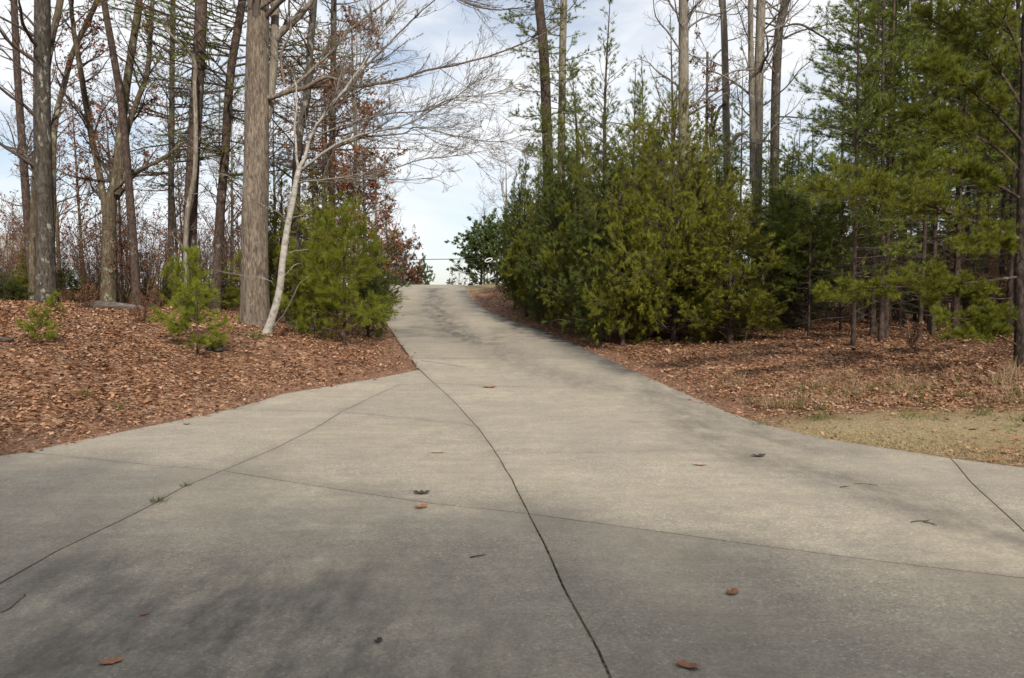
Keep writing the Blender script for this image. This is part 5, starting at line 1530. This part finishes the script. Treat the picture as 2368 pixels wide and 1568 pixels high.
def box(g, c, s):
    c = np.array(c); s = np.array(s) / 2
    V = np.array([[x, y, z] for x in (-1, 1) for y in (-1, 1) for z in (-1, 1)]) * s + c
    g.add(V, quads=[(0, 1, 3, 2), (4, 6, 7, 5), (0, 4, 5, 1), (2, 3, 7, 6), (0, 2, 6, 4), (1, 5, 7, 3)])
rd = 27.0
r0 = at(47, 641, rd)
zg = hz(r0[0], rd)
rail = thing('guard_rail', 'dark low metal rail between the trunks at the left picture edge', 'rail', (r0[0], rd, zg))
for nm, zc, hh in (('rail', r0[2] - zg, 0.10), ('rail', r0[2] - zg - 0.09, 0.05), ('cable', r0[2] - zg + 0.32, 0.02)):
    g = Geo(); box(g, (0, 0, zc), (1.6, 0.06, hh)); part(nm, g.mesh(nm, M['dark_metal']), rail)
for sx in (-0.7, 0.7):
    g = Geo(); box(g, (sx, 0.05, (r0[2] - zg + 0.3) / 2 - 0.05), (0.05, 0.04, r0[2] - zg + 0.4)); part('post', g.mesh('post', M['dark_metal']), rail)
sd = 40.0
shed = thing('shed', 'weathered grey board wall glimpsed behind the trunks at the left picture edge', 'shed', (px_x(40, sd), sd, hz(px_x(40, sd), sd) - 0.1))
for i in range(9):
    g = Geo(); box(g, (-1.4 + i * 0.22, rng.uniform(-0.01, 0.01), 1.6), (0.205, 0.03, 3.2)); part('board', g.mesh('board', M['grey_board']), shed)
g = Geo(); box(g, (-0.5, 0.8, 1.5), (1.7, 1.5, 3.0)); part('wall', g.mesh('wall', M['grey_board']), shed)

# ------------------------------------------------------------------ single leaves and twigs lying on the concrete
def oak_leaf(seed, L, lobes, curl):
    rng = np.random.default_rng(seed)
    n = 4 * lobes + 1
    t = np.linspace(0, 1, n)
    prof = np.sin(np.pi * np.clip(t * 0.92 + 0.05, 0, 1)) ** 0.7 * 0.36
    prof *= 1 - 0.42 * (0.5 + 0.5 * np.cos(2 * np.pi * lobes * t)) * (t > 0.05)
    prof[-1] = 0.01; prof[0] = 0.02
    V = []; 
    fz = lambda t_, s_: curl * (0.5 * (t_ - 0.5) ** 2 + 0.8 * (s_ ** 2)) 
    for i in range(n):
        a = prof[i] * rng.uniform(0.85, 1.15); b = prof[i] * rng.uniform(0.85, 1.15)
        V += [(t[i] * L, a * L, fz(t[i], prof[i]) * L * 2.2), (t[i] * L, 0, curl * 0.5 * (t[i] - 0.5) ** 2 * L * 2.2), (t[i] * L, -b * L, fz(t[i], prof[i]) * L * 1.6)]
    Q = []
    for i in range(n - 1):
        for j in (0, 1):
            Q.append((i * 3 + j, i * 3 + j + 1, i * 3 + 4 + j, i * 3 + 3 + j))
    V = np.array(V) - np.array([L / 2, 0, 0])
    g = Geo(); g.add(V, Q)
    st = np.array([[-0.5 * L, 0, curl * 0.27 * L], [-0.6 * L, 0.02 * L, 0.02], [-0.72 * L, 0.05 * L, 0.01]])
    g.add(*tubes(st[None], np.full((1, 3), 0.0012), 4))
    return g
LV = [(1588, 1545, 0.105, 'brown', 2.6, 0.55, 'large curled brown leaf at the bottom picture edge, right of the main joint'),
      (1693, 1372, 0.095, 'brown', 0.8, 0.45, 'star shaped reddish brown leaf lying alone on the concrete right of the main joint'),
      (875, 1487, 0.05, 'dark', 1.2, 0.6, 'small crumpled dark leaf between the two long joints near the bottom'),
      (258, 1533, 0.09, 'orange', 0.5, 0.4, 'orange leaf on the dark stained concrete in the lower left corner'),
      (335, 1425, 0.05, 'brown', 0.9, 0.4, 'small reddish leaf above the orange leaf on the stained concrete'),
      (1620, 1076, 0.13, 'tan', 0.1, 0.5, 'pale curled leaf on the sunlit slab left of the dark curled leaf'),
      (1755, 1056, 0.14, 'dark', 0.2, 0.6, 'dark curled leaf with a raised stalk on the tire stain'),
      (975, 1143, 0.13, 'dark', 0.1, 0.6, 'dark curved leaf just above the long cross joint'),
      (974, 1175, 0.11, 'orange', 0.7, 0.6, 'twisted orange leaf just below the long cross joint'),
      (1012, 1047, 0.13, 'tan', 0.0, 0.3, 'faded tan leaf on the triangle slab left of the main joint'),
      (1132, 896, 0.24, 'orange', 0.1, 0.4, 'pair sized orange leaf on the upper cross joint'),
      (1267, 771, 0.24, 'tan', 0.2, 0.4, 'cream leaf on the dark right edge of the driveway below the cedars'),
      (432, 982, 0.08, 'dark', 0.3, 0.5, 'dark leaf at the left concrete edge below the bank'),
      (2298, 1066, 0.14, 'brown', 0.5, 0.5, 'brown leaf on the dry lawn at the right picture edge')]
for i, (px, py, L, c, rz, curl, lb) in enumerate(LV):
    p = G(px, py) if 'lawn' in lb else np.append(D(px, py), 0)
    z = hz(p[0], p[1]) if 'lawn' in lb else float(h_drive(p[1]))
    o_ = single('fallen_leaf', oak_leaf(200 + i, L, 3 if i % 2 else 2, curl).mesh('fallen_leaf', M['leaf_' + c]), lb, 'leaf', (p[0], p[1], z + 0.004), 'single leaves lying on the driveway')
    o_.rotation_euler = (0, 0, rz)
TW = [(2128, 1207, 0.16, 0.3, 'short dark twig on the sunlit right slab, left one of a close pair'), (2152, 1212, 0.10, -0.9, 'shorter twig right beside the dark twig of the close pair'),
      
      
      (2000, 1120, 0.18, -0.15, 'thin twig on the sunlit slab right of the pale curled leaf'), (1952, 1127, 0.09, 0.4, 'tiny twig left of the thin twig on the sunlit slab'), (1105, 1288, 0.10, 0.5, 'thin twig just left of the main joint on the grey slab'), ]
for i, (px, py, L, rz, lb) in enumerate(TW):
    p = D(px, py)
    rg = np.random.default_rng(300 + i)
    Cn = curve([(-L / 2, 0, 0.004), (-L * 0.1, rg.normal(0, 0.06) * L, 0.008), (L * 0.2, rg.normal(0, 0.06) * L, 0.005), (L / 2, rg.normal(0, 0.12) * L, 0.006)], 8)
    g = Geo(); g.add(*tubes(Cn[None], np.linspace(0.004, 0.002, 8)[None], 5))
    k = Cn[4]; s2 = np.array([k, k + np.array([L * 0.12, L * 0.14 * (1 if i % 2 else -1), 0.004])])
    g.add(*tubes(s2[None], np.full((1, 2), 0.002), 4))
    o_ = single('twig', g.mesh('twig', M['dark_twig' if 'pale' not in lb else 'pale_twig']), lb, 'twig', (p[0], p[1], float(h_drive(p[1]))), 'twigs lying on the driveway')
    o_.rotation_euler = (0, 0, rz)

# ------------------------------------------------------------------ trees behind the viewer whose shade lies over the near concrete
row = [(-9.2, -5.2), (-7.8, -5.6), (-6.4, -5.4), (-5.0, -5.9), (-3.7, -5.6), (-2.4, -6.2), (-1.1, -6.2), (0.2, -7.0), (1.5, -7.3), (2.8, -8.2), (4.1, -8.6), (5.4, -9.6), (6.7, -10.2), (8.0, -11.2), (9.4, -12.2)]
for i, (x, y) in enumerate(row):
    plant('cdA', 'cedar_tree', None, x, y, i * 1.1, (2.9, 2.9, 1.98), 'tall dense evergreen in the row behind the viewer that shades the near concrete', 'tree', 'evergreens behind the viewer')

for i, (x, y, k, s_) in enumerate([(11.4, 5.6, 1, 0.9), (12.6, 7.2, 0, 1.0), (14.2, 6.2, 1, 1.0), (15.8, 8.2, 2, 1.2), (12.2, 12.6, 0, 1.0), (13.4, 10.6, 1, 1.05), (12.8, 14.4, 2, 1.1), (14.6, 12.8, 0, 1.1), (15.2, 15.4, 1, 1.0), (16.6, 12.6, 2, 1.2)]):
    plant('fp%d' % k, 'pine_tree', None, x, y, i * 1.3, s_, 'pine at the front of the right hand wood, just past the right picture edge', 'tree', 'pines just past the right picture edge')
